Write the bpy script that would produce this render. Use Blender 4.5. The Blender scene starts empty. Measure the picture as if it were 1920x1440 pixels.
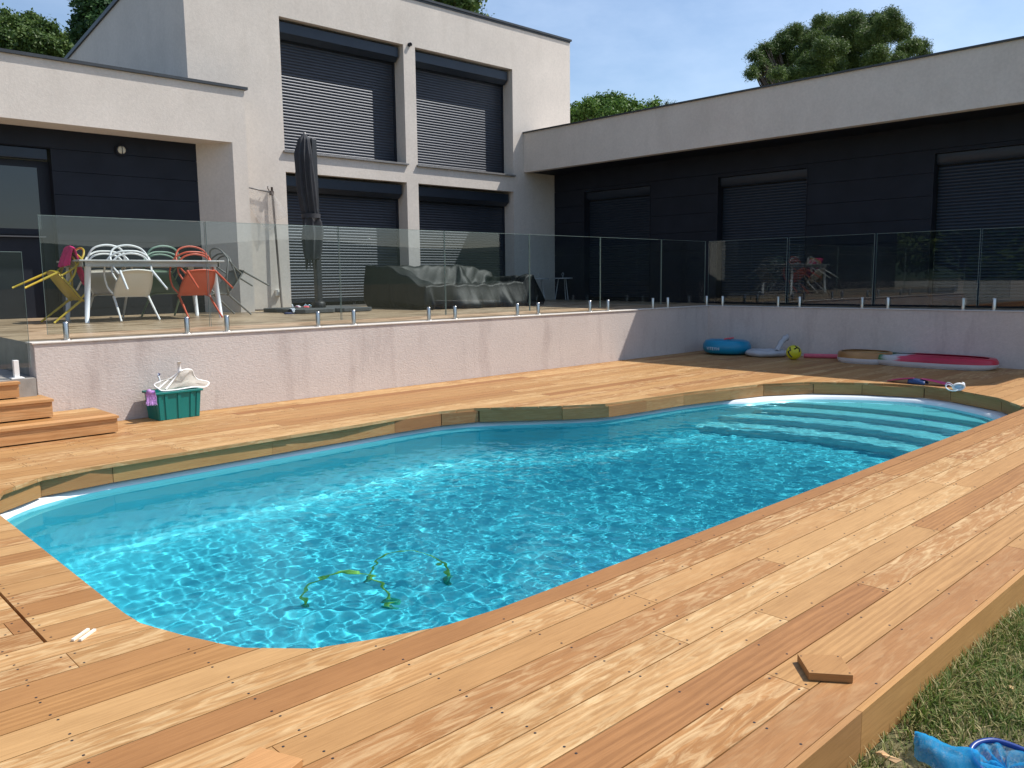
import bpy, bmesh, math, random
import numpy as np
from mathutils import Vector, Matrix
R = math.radians
random.seed(7)
RNG = np.random.default_rng(11)
SC = bpy.context.scene

# ------------------------------------------------------------------ camera
H_EYE = 1.28
FPX = 1553.2                       # focal length in pixels of a 1920 px wide frame
YAW, PIT, ROL = R(46.2834), R(7.2614), R(-0.6647)
_cy, _sy, _cp, _sp = math.cos(YAW), math.sin(YAW), math.cos(PIT), math.sin(PIT)
FWD = Vector((_cy*_cp, _sy*_cp, -_sp)); _rt = Vector((_sy, -_cy, 0)); _up = _rt.cross(FWD)
RT = _rt*math.cos(ROL)+_up*math.sin(ROL); UP = -_rt*math.sin(ROL)+_up*math.cos(ROL)
EYE = Vector((0, 0, H_EYE))
cam = bpy.data.cameras.new('camera'); CAM = bpy.data.objects.new('camera', cam); SC.collection.objects.link(CAM)
CAM.matrix_world = Matrix(((RT.x, UP.x, -FWD.x, 0), (RT.y, UP.y, -FWD.y, 0), (RT.z, UP.z, -FWD.z, H_EYE), (0, 0, 0, 1)))
cam.sensor_width = 36; cam.lens = FPX/1920*36; cam.clip_start = .05; cam.clip_end = 3000
SC.camera = CAM

def ray(px, py): return RT*((px-960)/FPX) - UP*((py-720)/FPX) + FWD
def G(px, py, z=0.0):
    d = ray(px, py); return EYE + d*((z-H_EYE)/d.z)
def PY(px, py, y):
    d = ray(px, py); return EYE + d*(y/d.y)
def PX(px, py, x):
    d = ray(px, py); return EYE + d*(x/d.x)

# ------------------------------------------------------------------ world, sun, exposure
SUN = Vector((.61, -.35, 1.0)).normalized()
elev = math.asin(SUN.z); azim = math.atan2(SUN.x, SUN.y)
W = bpy.data.worlds.new('World'); SC.world = W; W.use_nodes = True
wn = W.node_tree; bg = wn.nodes['Background']
sky = wn.nodes.new('ShaderNodeTexSky'); sky.sky_type = 'NISHITA'; sky.sun_disc = False
sky.sun_elevation = elev; sky.sun_rotation = azim; sky.altitude = 100; sky.air_density = 1.0; sky.dust_density = 1.0; sky.ozone_density = 2.0
tc = wn.nodes.new('ShaderNodeTexCoord'); mp = wn.nodes.new('ShaderNodeMapping'); mp.inputs['Scale'].default_value = (.8, 2.6, 5.0); mp.inputs['Rotation'].default_value = (0, .2, .9)
nz = wn.nodes.new('ShaderNodeTexNoise'); nz.inputs['Scale'].default_value = 1.6; nz.inputs['Detail'].default_value = 7; nz.inputs['Roughness'].default_value = .6
cr = wn.nodes.new('ShaderNodeValToRGB'); cr.color_ramp.elements[0].position = .42; cr.color_ramp.elements[1].position = .82
cr.color_ramp.elements[1].color = (.34, .34, .34, 1)
mx = wn.nodes.new('ShaderNodeMix'); mx.data_type = 'RGBA'; mx.inputs[7].default_value = (6.6, 7.6, 9.2, 1)
wn.links.new(tc.outputs['Generated'], mp.inputs[0]); wn.links.new(mp.outputs[0], nz.inputs['Vector']); wn.links.new(nz.outputs['Fac'], cr.inputs[0])
wn.links.new(cr.outputs[0], mx.inputs[0]); wn.links.new(sky.outputs[0], mx.inputs[6]); wn.links.new(mx.outputs[2], bg.inputs[0])
bg.inputs[1].default_value = .122
sl = bpy.data.lights.new('sun', 'SUN'); sl.energy = 4.1; sl.angle = R(.5); sl.color = (1, .955, .89)
SUNOB = bpy.data.objects.new('sun', sl); SC.collection.objects.link(SUNOB); SUNOB.rotation_euler = SUN.to_track_quat('Z', 'Y').to_euler()
sl.cycles.is_caustics_light = True
SC.view_settings.view_transform = 'Standard'; SC.view_settings.look = 'None'; SC.view_settings.exposure = 0.42; SC.view_settings.gamma = 1
SC.render.engine = 'CYCLES'
SC.cycles.use_denoising = True
SC.cycles.max_bounces = 10; SC.cycles.transparent_max_bounces = 16; SC.cycles.transmission_bounces = 8
SC.cycles.sample_clamp_indirect = 6

# ------------------------------------------------------------------ materials
MATS = {}
def new_mat(name):
    m = bpy.data.materials.new(name); m.use_nodes = True; MATS[name] = m
    return m, m.node_tree, m.node_tree.nodes['Principled BSDF']
def N(nt, t, **kw):
    n = nt.nodes.new(t)
    for k, v in kw.items():
        if k in n.inputs: n.inputs[k].default_value = v
        else: setattr(n, k, v)
    return n
def ramp(nt, src, stops):
    r = nt.nodes.new('ShaderNodeValToRGB'); e = r.color_ramp.elements
    while len(e) > 1: e.remove(e[-1])
    for i, (p, c) in enumerate(stops):
        el = e[0] if i == 0 else e.new(p)
        el.position = p; el.color = (*c, 1) if len(c) == 3 else c
    nt.links.new(src, r.inputs[0]); return r.outputs[0]
def mixc(nt, fac, a, b, mode='MIX'):
    m = nt.nodes.new('ShaderNodeMix'); m.data_type = 'RGBA'; m.blend_type = mode
    for i, v in ((0, fac), (6, a), (7, b)):
        if hasattr(v, 'is_linked'): nt.links.new(v, m.inputs[i])
        else: m.inputs[i].default_value = v if i == 0 else (*v[:3], 1)
    return m.outputs[2]
def bump(nt, bs, src, strength=.3, dist=.01):
    b = N(nt, 'ShaderNodeBump', Strength=strength, Distance=dist); nt.links.new(src, b.inputs['Height']); nt.links.new(b.outputs[0], bs.inputs['Normal'])
def objvec(nt, scale=(1, 1, 1)):
    t = nt.nodes.new('ShaderNodeTexCoord'); m = nt.nodes.new('ShaderNodeMapping'); m.inputs['Scale'].default_value = scale
    nt.links.new(t.outputs['Object'], m.inputs[0]); return m.outputs[0]
def noise(nt, vec, scale, detail=5, rough=.55, dist=0):
    n = N(nt, 'ShaderNodeTexNoise', Scale=scale, Detail=detail, Roughness=rough, Distortion=dist); nt.links.new(vec, n.inputs['Vector']); return n.outputs['Fac']
def plain(name, col, rough=.5, metal=0, var=.12, nscale=6, bmp=0, bscale=60, spec=.5, coat=0):
    m, nt, bs = new_mat(name); v = objvec(nt)
    f = noise(nt, v, nscale)
    c = ramp(nt, f, [(.3, tuple(x*(1-var) for x in col)), (.7, tuple(min(1, x*(1+var)) for x in col))])
    nt.links.new(c, bs.inputs['Base Color']); bs.inputs['Roughness'].default_value = rough; bs.inputs['Metallic'].default_value = metal
    bs.inputs['Specular IOR Level'].default_value = spec; bs.inputs['Coat Weight'].default_value = coat
    if bmp: bump(nt, bs, noise(nt, v, bscale, 4), bmp, .004)
    return m
def plaster(name, col, stain, bstr=.5, streak=.25):
    m, nt, bs = new_mat(name)
    v = objvec(nt); vs = objvec(nt, (1.6, 1.6, .35))
    big = noise(nt, v, 1.1, 6, .6); fine = noise(nt, v, 26, 5, .6); st = noise(nt, vs, 2.2, 6, .65)
    c = ramp(nt, big, [(.3, tuple(x*.93 for x in col)), (.7, tuple(min(1, x*1.05) for x in col))])
    sf = ramp(nt, st, [(.52, (0, 0, 0)), (.8, (streak,)*3)])
    c = mixc(nt, sf, c, stain)
    fr = ramp(nt, fine, [(.3, (.93,)*3), (.7, (1.05,)*3)])
    c = mixc(nt, 1.0, c, fr, 'MULTIPLY'); nt.links.new(c, bs.inputs['Base Color']); bs.inputs['Roughness'].default_value = .92
    bs.inputs['Specular IOR Level'].default_value = .2
    bn = noise(nt, v, 55, 6, .7); b2 = noise(nt, objvec(nt, (1, 1, 1.8)), 32, 4, .6)
    ad = N(nt, 'ShaderNodeMath', operation='ADD'); nt.links.new(bn, ad.inputs[0]); nt.links.new(b2, ad.inputs[1])
    bump(nt, bs, ad.outputs[0], bstr, .006)
    return m
plaster('house_plaster', (.62, .565, .505), (.47, .42, .36), .28, .32)
plaster('wall_plaster', (.60, .53, .485), (.36, .29, .265), .6, .62)

def wood(name, cols, swirl=1.0, rough=.55):
    """tropical hardwood: uses UV (u along the board, metres) and the face colour attribute 'rnd'"""
    m, nt, bs = new_mat(name)
    uv = nt.nodes.new('ShaderNodeUVMap'); at = nt.nodes.new('ShaderNodeAttribute'); at.attribute_name = 'rnd'
    sep = nt.nodes.new('ShaderNodeSeparateColor'); nt.links.new(at.outputs['Color'], sep.inputs[0])
    off = nt.nodes.new('ShaderNodeVectorMath'); off.operation = 'MULTIPLY_ADD'; nt.links.new(at.outputs['Color'], off.inputs[0]); off.inputs[1].default_value = (37, 53, 71); nt.links.new(uv.outputs[0], off.inputs[2])
    def vec(s):
        mm = nt.nodes.new('ShaderNodeMapping'); mm.inputs['Scale'].default_value = s; nt.links.new(off.outputs[0], mm.inputs[0]); return mm.outputs[0]
    tone = ramp(nt, sep.outputs[0], [(i/(len(cols)-1), c) for i, c in enumerate(cols)])
    grain = noise(nt, vec((1.3, 40, 1)), 3.4, 9, .70, .35)
    gr = ramp(nt, grain, [(.30, (.74, .70, .64)), (.5, (1.0, 1.0, 1.0)), (.70, (1.17, 1.18, 1.2))])
    c = mixc(nt, .75, tone, gr, 'MULTIPLY')
    # cathedral figure on some boards
    wv = N(nt, 'ShaderNodeTexWave', Scale=1.5, Distortion=14.0, Detail=5.0, **{'Detail Scale': .8, 'Detail Roughness': .55}); wv.bands_direction = 'Y'
    nt.links.new(vec((.55, 6.5, 1)), wv.inputs['Vector'])
    wr = ramp(nt, wv.outputs['Fac'], [(.2, (.90, .875, .84)), (.8, (1.11, 1.12, 1.14))])
    sel = ramp(nt, sep.outputs[1], [(.45, (0, 0, 0)), (.75, (.85,)*3)])
    c2 = mixc(nt, 1.0, c, wr, 'MULTIPLY'); c = mixc(nt, sel, c, c2)
    # pale swirls in the cross-grained boards
    sw = noise(nt, vec((3.4, 20, 1)), 1.3, 7, .62, 1.5)
    swr = ramp(nt, sw, [(.46, (0, 0, 0)), (.68, (.72*swirl,)*3)])
    ssel = ramp(nt, sep.outputs[2], [(.38, (0, 0, 0)), (.55, (1, 1, 1))])
    mm = N(nt, 'ShaderNodeMath', operation='MULTIPLY'); nt.links.new(swr, mm.inputs[0]); nt.links.new(ssel, mm.inputs[1])
    c = mixc(nt, mm.outputs[0], c, (.66, .475, .25))
    blot = ramp(nt, noise(nt, vec((1.6, 6, 1)), 1.6, 8, .68), [(.28, (.82, .78, .72)), (.6, (1.05, 1.05, 1.04))])
    c = mixc(nt, .7, c, blot, 'MULTIPLY')
    nt.links.new(c, bs.inputs['Base Color']); bs.inputs['Roughness'].default_value = rough; bs.inputs['Specular IOR Level'].default_value = .35
    bump(nt, bs, grain, .22, .002)
    return m
DK = [(0.292, 0.13, 0.044), (0.376, 0.189, 0.067), (0.323, 0.154, 0.052), (0.434, 0.238, 0.092), (0.367, 0.194, 0.07), (0.466, 0.27, 0.11), (0.394, 0.211, 0.077), (0.345, 0.165, 0.054)]
wood('deck_wood', DK)
wood('fascia_wood', [(0.374, 0.194, 0.07), (0.437, 0.239, 0.086), (0.322, 0.14, 0.051), (0.416, 0.221, 0.082), (0.343, 0.171, 0.061)], .3)
wood('step_wood', [(0.475, 0.242, 0.092), (0.513, 0.266, 0.106)], .4)
wood('trim_wood', [(.43, .225, .078), (.47, .25, .088), (.45, .235, .08)], .3)

m = plain('anthracite', (.014, .017, .025), .55, 0, .15, 3, .15, 120, .25)
m = plain('cladding', (.0125, .0155, .0235), .6, 0, .2, 2.5, .2, 90, .22)
plain('shutter_metal', (.033, .040, .054), .45, .25, .08, 4)
plain('box_metal', (.020, .029, .043), .42, .3, .08, 4)
plain('coping_metal', (.05, .055, .06), .45, .4, .15, 5)
plain('sill_metal', (.20, .195, .19), .5, .2, .1, 5)
plain('steel', (.62, .60, .57), .28, 1.0, .05, 9)
plain('dark_void', (.006, .007, .007), .7)
plain('under_deck', (.03, .022, .015), .9)
plain('lamp_glass', (.55, .52, .42), .35)
plain('white_plastic', (.80, .79, .76), .38, 0, .04)
plain('cream_seat', (.70, .66, .58), .42, 0, .04)
plain('mustard_plastic', (.52, .37, .03), .4, 0, .06)
plain('green_plastic', (.17, .27, .20), .42, 0, .06)
plain('red_plastic', (.58, .085, .035), .4, 0, .06)
plain('grey_plastic', (.17, .165, .15), .42, 0, .06)
plain('side_table_grey', (.42, .43, .43), .45, 0, .05)
plain('table_white', (.74, .75, .77), .4, 0, .04)
plain('table_top', (.52, .50, .47), .42, 0, .06)
plain('pink_cloth', (.72, .02, .17), .95, 0, .2, 30, .5, 90)
plain('tarp', (.009, .011, .010), .56, 0, .2, 8, .4, 26, .3)
plain('canopy_cloth', (.032, .034, .040), .8, 0, .15, 12, .3, 150)
plain('umbrella_metal', (.045, .047, .05), .45, .3)
plain('slab', (.075, .08, .082), .7, 0, .15, 12, .3, 60)
plain('dark_wood_frame', (.09, .07, .06), .6)
plain('crate_teal', (.0, .185, .165), .4, 0, .06)
plain('lilac', (.42, .22, .52), .6, 0, .25, 60)
plain('navy', (.02, .035, .12), .55)
plain('pink', (.62, .10, .22), .5)
plain('coral', (.80, .10, .12), .45)
plain('inflate_blue', (.0, .23, .40), .3, 0, .05)
plain('inflate_clear', (.42, .43, .45), .25, 0, .08)
plain('inflate_white', (.62, .61, .63), .3, 0, .05)
plain('print_white', (.75, .80, .82), .4)
plain('ball_yellow', (.60, .56, .02), .38, 0, .05)
plain('black_rubber', (.012, .012, .014), .5)
plain('foam_pink', (.62, .12, .17), .75, 0, .06, 20)
plain('fin_pink', (.55, .06, .18), .4)
plain('fin_blue', (.02, .06, .18), .45)
plain('goggle_blue', (.35, .58, .75), .2)
plain('stick_white', (.78, .72, .60), .6)
plain('hoop_yellow', (1.0, .56, .06), .5)
plain('hoop_green', (.02, .26, .16), .5)
plain('rim_blue', (.006, .04, .22), .35)
plain('chip_wood', (.62, .40, .20), .7)
plain('screw_metal', (.045, .042, .045), .5, .5)
plain('roof_gravel', (.16, .15, .14), .9, 0, .3, 30)
plain('concrete', (.30, .28, .25), .85, 0, .15, 8, .4, 60)
plain('bark', (.10, .075, .055), .9, 0, .3, 8, .6, 30)
plain('screen_dark', (.02, .02, .02), .4)

# watermelon / pineapple floats: two-tone prints laid along the float
def float_print(name, stops, axis=0, quilting=22):
    m, nt, bs = new_mat(name)
    t = nt.nodes.new('ShaderNodeTexCoord'); s = nt.nodes.new('ShaderNodeSeparateXYZ'); nt.links.new(t.outputs['Generated'], s.inputs[0])
    n1 = noise(nt, t.outputs['Generated'], 7, 4); ma = N(nt, 'ShaderNodeMath', operation='MULTIPLY_ADD'); nt.links.new(n1, ma.inputs[0]); ma.inputs[1].default_value = .16; nt.links.new(s.outputs[axis], ma.inputs[2])
    c = ramp(nt, ma.outputs[0], stops); nt.links.new(c, bs.inputs['Base Color']); bs.inputs['Roughness'].default_value = .3
    return m
float_print('melon_print', [(0, (.02, .10, .04)), (.20, (.03, .17, .05)), (.25, (.50, .52, .50)), (.34, (.55, .50, .52)), (.38, (.60, .05, .10)), (.6, (.45, .015, .05)), (1, (.52, .02, .05))])
float_print('tan_print', [(0, (.42, .22, .08)), (.3, (.30, .14, .04)), (.6, (.46, .25, .09)), (1, (.36, .17, .05))])

# net fabrics: woven cloth that lets part of the light through
def mesh_cloth(name, col, alpha, rough=.8):
    m, nt, bs = new_mat(name)
    bs.inputs['Base Color'].default_value = (*col, 1); bs.inputs['Roughness'].default_value = rough
    tr = nt.nodes.new('ShaderNodeBsdfTransparent'); ms = nt.nodes.new('ShaderNodeMixShader'); tl = nt.nodes.new('ShaderNodeBsdfTranslucent'); tl.inputs[0].default_value = (*col, 1)
    m2 = nt.nodes.new('ShaderNodeMixShader'); m2.inputs[0].default_value = .4
    nt.links.new(bs.outputs[0], m2.inputs[1]); nt.links.new(tl.outputs[0], m2.inputs[2])
    f = ramp(nt, noise(nt, objvec(nt), 9, 4), [(.3, (alpha*.8,)*3), (.7, (min(1, alpha*1.2),)*3)])
    nt.links.new(f, ms.inputs[0]); nt.links.new(tr.outputs[0], ms.inputs[1]); nt.links.new(m2.outputs[0], ms.inputs[2])
    nt.links.new(ms.outputs[0], nt.nodes['Material Output'].inputs[0]); return m
mesh_cloth('net_grey', (.62, .60, .58), .38)
mesh_cloth('net_cream', (.72, .68, .60), .62)
mesh_cloth('net_blue', (.01, .36, .74), .64)

# pane glass: clear sheet with a Fresnel reflection on each face
def pane_glass(name, tint, f0=.04):
    m, nt, bs = new_mat(name); nt.nodes.remove(bs)
    tr = nt.nodes.new('ShaderNodeBsdfTransparent'); tr.inputs[0].default_value = (*tint, 1)
    gl = nt.nodes.new('ShaderNodeBsdfGlossy'); gl.inputs['Roughness'].default_value = 0
    lw = nt.nodes.new('ShaderNodeLayerWeight'); lw.inputs[0].default_value = .5
    p = N(nt, 'ShaderNodeMath', operation='POWER'); nt.links.new(lw.outputs['Facing'], p.inputs[0]); p.inputs[1].default_value = 5
    ma = N(nt, 'ShaderNodeMath', operation='MULTIPLY_ADD'); nt.links.new(p.outputs[0], ma.inputs[0]); ma.inputs[1].default_value = 1-f0; ma.inputs[2].default_value = f0
    ms = nt.nodes.new('ShaderNodeMixShader'); nt.links.new(ma.outputs[0], ms.inputs[0]); nt.links.new(tr.outputs[0], ms.inputs[1]); nt.links.new(gl.outputs[0], ms.inputs[2])
    nt.links.new(ms.outputs[0], nt.nodes['Material Output'].inputs[0]); return m
pane_glass('balustrade_glass', (.86, .905, .915), .055)
m, nt, bs = new_mat('glass_edge'); bs.inputs['Base Color'].default_value = (.20, .27, .25, 1); bs.inputs['Roughness'].default_value = .25
m, nt, bs = new_mat('window_glass'); bs.inputs['Base Color'].default_value = (.02, .025, .03, 1); bs.inputs['Roughness'].default_value = .03; bs.inputs['Specular IOR Level'].default_value = 1.0
bs.inputs['Metallic'].default_value = .35

# terrace tiles: wood-look stoneware, streaked along x
m, nt, bs = new_mat('terrace_tile')
v = objvec(nt, (.7, 3.2, 1)); f = noise(nt, v, 2.2, 8, .66, .8)
c = ramp(nt, f, [(.32, (.15, .095, .05)), (.44, (.30, .205, .12)), (.54, (.55, .42, .28)), (.66, (.26, .175, .10))])
br = N(nt, 'ShaderNodeTexBrick', Scale=1.0); br.inputs['Mortar Size'].default_value = .004; br.inputs['Brick Width'].default_value = 1.2; br.inputs['Row Height'].default_value = .2
br.inputs['Color1'].default_value = (.86, .84, .82, 1); br.inputs['Color2'].default_value = (1.1, 1.08, 1.05, 1); br.inputs['Mortar'].default_value = (.6, .56, .52, 1)
nt.links.new(objvec(nt), br.inputs['Vector']); c = mixc(nt, 1.0, c, br.outputs['Color'], 'MULTIPLY')
nt.links.new(c, bs.inputs['Base Color']); bs.inputs['Roughness'].default_value = .38; bs.inputs['Specular IOR Level'].default_value = .5
# lawn soil under the blades
m, nt, bs = new_mat('lawn_soil'); f = noise(nt, objvec(nt), 5, 8, .7)
nt.links.new(ramp(nt, f, [(.35, (.045, .05, .018)), (.52, (.10, .095, .04)), (.66, (.21, .165, .09)), (.8, (.30, .24, .15))]), bs.inputs['Base Color']); bs.inputs['Roughness'].default_value = 1
bump(nt, bs, f, .6, .02)
def leafmat(name, a, b, c_=None):
    m, nt, bs = new_mat(name)
    at = nt.nodes.new('ShaderNodeAttribute'); at.attribute_name = 'rnd'; s = nt.nodes.new('ShaderNodeSeparateColor'); nt.links.new(at.outputs['Color'], s.inputs[0])
    st = [(0, a), (1, b)] if c_ is None else [(0, a), (.6, b), (1, c_)]
    c = ramp(nt, s.outputs[0], st); nt.links.new(c, bs.inputs['Base Color']); bs.inputs['Roughness'].default_value = .55; bs.inputs['Specular IOR Level'].default_value = .3
    tl = nt.nodes.new('ShaderNodeBsdfTranslucent'); nt.links.new(c, tl.inputs[0]); ms = nt.nodes.new('ShaderNodeMixShader'); ms.inputs[0].default_value = .28
    nt.links.new(bs.outputs[0], ms.inputs[1]); nt.links.new(tl.outputs[0], ms.inputs[2]); nt.links.new(ms.outputs[0], nt.nodes['Material Output'].inputs[0])
leafmat('leaf_pine', (.04, .078, .02), (.105, .165, .042), (.20, .25, .075))
leafmat('leaf_broad', (.035, .07, .018), (.085, .145, .032), (.16, .22, .055))
leafmat('leaf_dark', (.02, .055, .018), (.04, .095, .028), (.07, .14, .04))
leafmat('leaf_bush', (.05, .11, .02), (.12, .22, .04), (.24, .33, .08))
leafmat('grass_blade', (.06, .12, .018), (.15, .21, .04), (.50, .40, .20))

# pool shell and water
plain('pool_shell', (.76, .80, .82), .3, 0, .03, 3)
plain('pool_depth_tint', (.28, .62, .715), .35, 0, .05, 2)  # light lost with water depth, painted into lower walls and floor
m, nt, bs = new_mat('pool_water'); nt.nodes.remove(bs)
g = N(nt, 'ShaderNodeBsdfGlass', IOR=1.33, Roughness=0.0); g.inputs['Color'].default_value = (.43, .88, .915, 1); nt.links.new(g.outputs[0], nt.nodes['Material Output'].inputs[0])
m, nt, bs = new_mat('hill_green'); f = noise(nt, objvec(nt), .03, 8, .65)
nt.links.new(ramp(nt, f, [(.3, (.03, .055, .03)), (.7, (.09, .12, .06))]), bs.inputs['Base Color']); bs.inputs['Roughness'].default_value = 1

# ------------------------------------------------------------------ mesh helpers
def np_mesh(name, v, f, mat, smooth=False, parent=None, rnd=None, uv=None):
    """v (n,3) array, f (m,k) array of equal-size faces"""
    v = np.asarray(v, float); f = np.asarray(f, np.int32); k = f.shape[1]
    me = bpy.data.meshes.new(name); me.vertices.add(len(v)); me.vertices.foreach_set('co', v.ravel())
    me.loops.add(f.size); me.loops.foreach_set('vertex_index', f.ravel()); me.polygons.add(len(f))
    me.polygons.foreach_set('loop_start', np.arange(0, f.size, k, dtype=np.int32)); me.polygons.foreach_set('loop_total', np.full(len(f), k, np.int32))
    me.polygons.foreach_set('use_smooth', np.full(len(f), smooth, bool)); me.update(calc_edges=True)
    if rnd is not None:
        a = me.attributes.new('rnd', 'FLOAT_COLOR', 'FACE'); c = np.ones((len(f), 4), np.float32); c[:, :3] = rnd; a.data.foreach_set('color', c.ravel())
    me.materials.append(MATS[mat]); o = bpy.data.objects.new(name, me); SC.collection.objects.link(o)
    if parent: o.parent = parent
    return o

class MB:
    def __init__(s): s.v = []; s.f = []; s.m = []; s.s = []; s.r = []; s.uv = []
    def face(s, pts, mat=0, smooth=False, rnd=None, uv=None):
        i = len(s.v); s.v += [tuple(p) for p in pts]; s.f.append(list(range(i, i+len(pts)))); s.m.append(mat); s.s.append(smooth); s.r.append(rnd); s.uv.append(uv)
    def prism(s, poly, z0, z1, mat=0, rnd=None, uvf=None, top=None):
        """poly counter-clockwise list of (x,y); uvf(p) -> (u,v)"""
        n = len(poly); a = [(x, y, z0) for x, y in poly]; b = [(x, y, z1) for x, y in poly]
        uvf = uvf or (lambda p: (p[0], p[1]))
        s.face(b, top if top is not None else mat, False, rnd, [uvf(p) for p in b]); s.face(a[::-1], mat, False, rnd, [uvf(p) for p in a[::-1]])
        for i in range(n):
            j = (i+1) % n; q = [a[i], a[j], b[j], b[i]]
            L = math.hypot(b[j][0]-b[i][0], b[j][1]-b[i][1])
            u0 = uvf(a[i])[0]
            s.face(q, mat, False, rnd, [(u0, z0), (u0+L, z0), (u0+L, z1), (u0, z1)])
    def box(s, x0, x1, y0, y1, z0, z1, mat=0, rnd=None):
        s.prism([(x0, y0), (x1, y0), (x1, y1), (x0, y1)], z0, z1, mat, rnd)
    def grid(s, P, mat=0, smooth=True, closed_u=False, closed_v=False):
        """P[i][j] points"""
        n, k = len(P), len(P[0]); b = len(s.v)
        for r in P:
            for p in r: s.v.append(tuple(p))
        for i in range(n if closed_u else n-1):
            for j in range(k if closed_v else k-1):
                i2, j2 = (i+1) % n, (j+1) % k
                s.f.append([b+i*k+j, b+i2*k+j, b+i2*k+j2, b+i*k+j2]); s.m.append(mat); s.s.append(smooth); s.r.append(None); s.uv.append(None)
    def fan(s, ring, mat=0, smooth=False, flip=False):
        s.face(ring[::-1] if flip else ring, mat, smooth)
    def tube(s, pts, r, n=10, mat=0, closed=False, caps=True):
        pts = [Vector(p) for p in pts]; m = len(pts); rr = r if isinstance(r, (list, tuple)) else [r]*m
        rings = []; ref = None
        for i, p in enumerate(pts):
            if closed: t = pts[(i+1) % m]-pts[i-1]
            else: t = pts[min(i+1, m-1)]-pts[max(i-1, 0)]
            t.normalize()
            if ref is None:
                ref = Vector((0, 0, 1)) if abs(t.z) < .9 else Vector((1, 0, 0))
            a = ref - t*ref.dot(t)
            if a.length < 1e-5: a = t.orthogonal()
            a.normalize(); ref = a; b_ = t.cross(a)
            rings.append([p+(a*math.cos(2*math.pi*k/n)+b_*math.sin(2*math.pi*k/n))*rr[i] for k in range(n)])
        s.grid(rings, mat, True, closed, True)
        if caps and not closed:
            s.face(rings[0][::-1], mat, False); s.face(rings[-1], mat, False)
    def lathe(s, prof, cx, cy, n=20, mat=0, axis='z'):
        P = []
        for r, z in prof:
            P.append([(cx+r*math.cos(2*math.pi*k/n), cy+r*math.sin(2*math.pi*k/n), z) for k in range(n)])
        s.grid(P[::-1], mat, True, False, True)
    def xform(s, M): s.v = [tuple(M @ Vector(p)) for p in s.v]; return s
    def build(s, name, mats, parent=None, bevel=0, merge=False, doubles=True):
        me = bpy.data.meshes.new(name); me.from_pydata(s.v, [], s.f)
        mats = [mats] if isinstance(mats, str) else mats
        for m_ in mats: me.materials.append(MATS[m_])
        for p, mi, sm in zip(me.polygons, s.m, s.s): p.material_index = mi; p.use_smooth = sm
        if any(u is not None for u in s.uv):
            ul = me.uv_layers.new(name='UVMap')
            for p, u in zip(me.polygons, s.uv):
                if u is None: continue
                for li, q in zip(p.loop_indices, u): ul.data[li].uv = q
        if any(r is not None for r in s.r):
            a = me.attributes.new('rnd', 'FLOAT_COLOR', 'FACE')
            for i, r in enumerate(s.r): a.data[i].color = (*(r or (.5, .5, .5)), 1)
        me.update()
        if doubles:
            bm = bmesh.new(); bm.from_mesh(me); bmesh.ops.remove_doubles(bm, verts=bm.verts, dist=1e-5); bm.to_mesh(me); bm.free()
        o = bpy.data.objects.new(name, me); SC.collection.objects.link(o)
        if parent: o.parent = parent
        if bevel:
            b = o.modifiers.new('bevel', 'BEVEL'); b.width = bevel; b.segments = 2; b.limit_method = 'ANGLE'; b.angle_limit = R(40)
            for p in me.polygons: p.use_smooth = True
            b.harden_normals = True
        return o

def tag(o, label=None, cat=None, group=None, kind=None):
    if label: o['label'] = label
    if cat: o['category'] = cat
    if group: o['group'] = group
    if kind: o['kind'] = kind
    return o
def thing(name, label, cat, loc=(0, 0, 0), rz=0, group=None):
    o = bpy.data.objects.new(name, None); SC.collection.objects.link(o); o.location = loc; o.rotation_euler = (0, 0, rz); o.empty_display_size = .1
    return tag(o, label, cat, group)
def local(o): return o.matrix_world.inverted() if False else Matrix.LocRotScale(o.location, o.rotation_euler, None).inverted()
def rr3(): return (random.random(), random.random(), random.random())
def arc_pts(c, rx, ry, a0, a1, n):
    return [(c[0]+rx*math.cos(a0+(a1-a0)*i/(n-1)), c[1]+ry*math.sin(a0+(a1-a0)*i/(n-1))) for i in range(n)]
def catmull(P, n=6, closed=False):
    P = [Vector(p) for p in P]; out = []; m = len(P)
    for i in range(m if closed else m-1):
        p0 = P[i-1] if (i > 0 or closed) else P[0]; p1 = P[i]; p2 = P[(i+1) % m]; p3 = P[(i+2) % m] if (closed or i+2 < m) else P[m-1]
        for k in range(n):
            t = k/n; out.append(.5*((2*p1)+(p2-p0)*t+(2*p0-5*p1+4*p2-p3)*t*t+(3*p1-p0-3*p2+p3)*t**3))
    if not closed: out.append(P[-1])
    return out
# ================================================================== POOL OUTLINE
Y_WALL = 8.08                       # front face of the terrace wall
X_WALL = 12.5                       # terrace wall on the right
LEFT = [(2.1, 2.285), (1.85, 2.31), (1.62, 2.39), (1.40, 2.49), (1.22, 2.68), (1.12, 2.93), (1.05, 3.15), (1.04, 3.30), (1.04, 5.30), (1.10, 5.62), (1.19, 5.86), (1.47, 6.10), (1.80, 6.17), (2.60, 6.20), (3.90, 6.23), (4.70, 6.28)]
RIGHT = [(8.96, 2.25), (9.00, 2.30), (9.47, 2.64), (9.86, 3.24), (9.95, 3.55), (9.91, 3.88), (9.75, 4.22), (9.45, 4.68), (8.91, 5.00), (8.39, 5.12), (7.67, 5.27), (7.0, 5.32), (6.47, 5.39), (6.06, 5.63), (5.71, 5.91), (5.37, 6.17), (5.0, 6.27), (4.70, 6.28)]
OUT = LEFT[::-1] + RIGHT[:-1]       # runs down the left side, along the near side, up the right side: counter-clockwise
OUT = OUT
Y_LO, Y_HI = 2.25, 6.28
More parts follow.
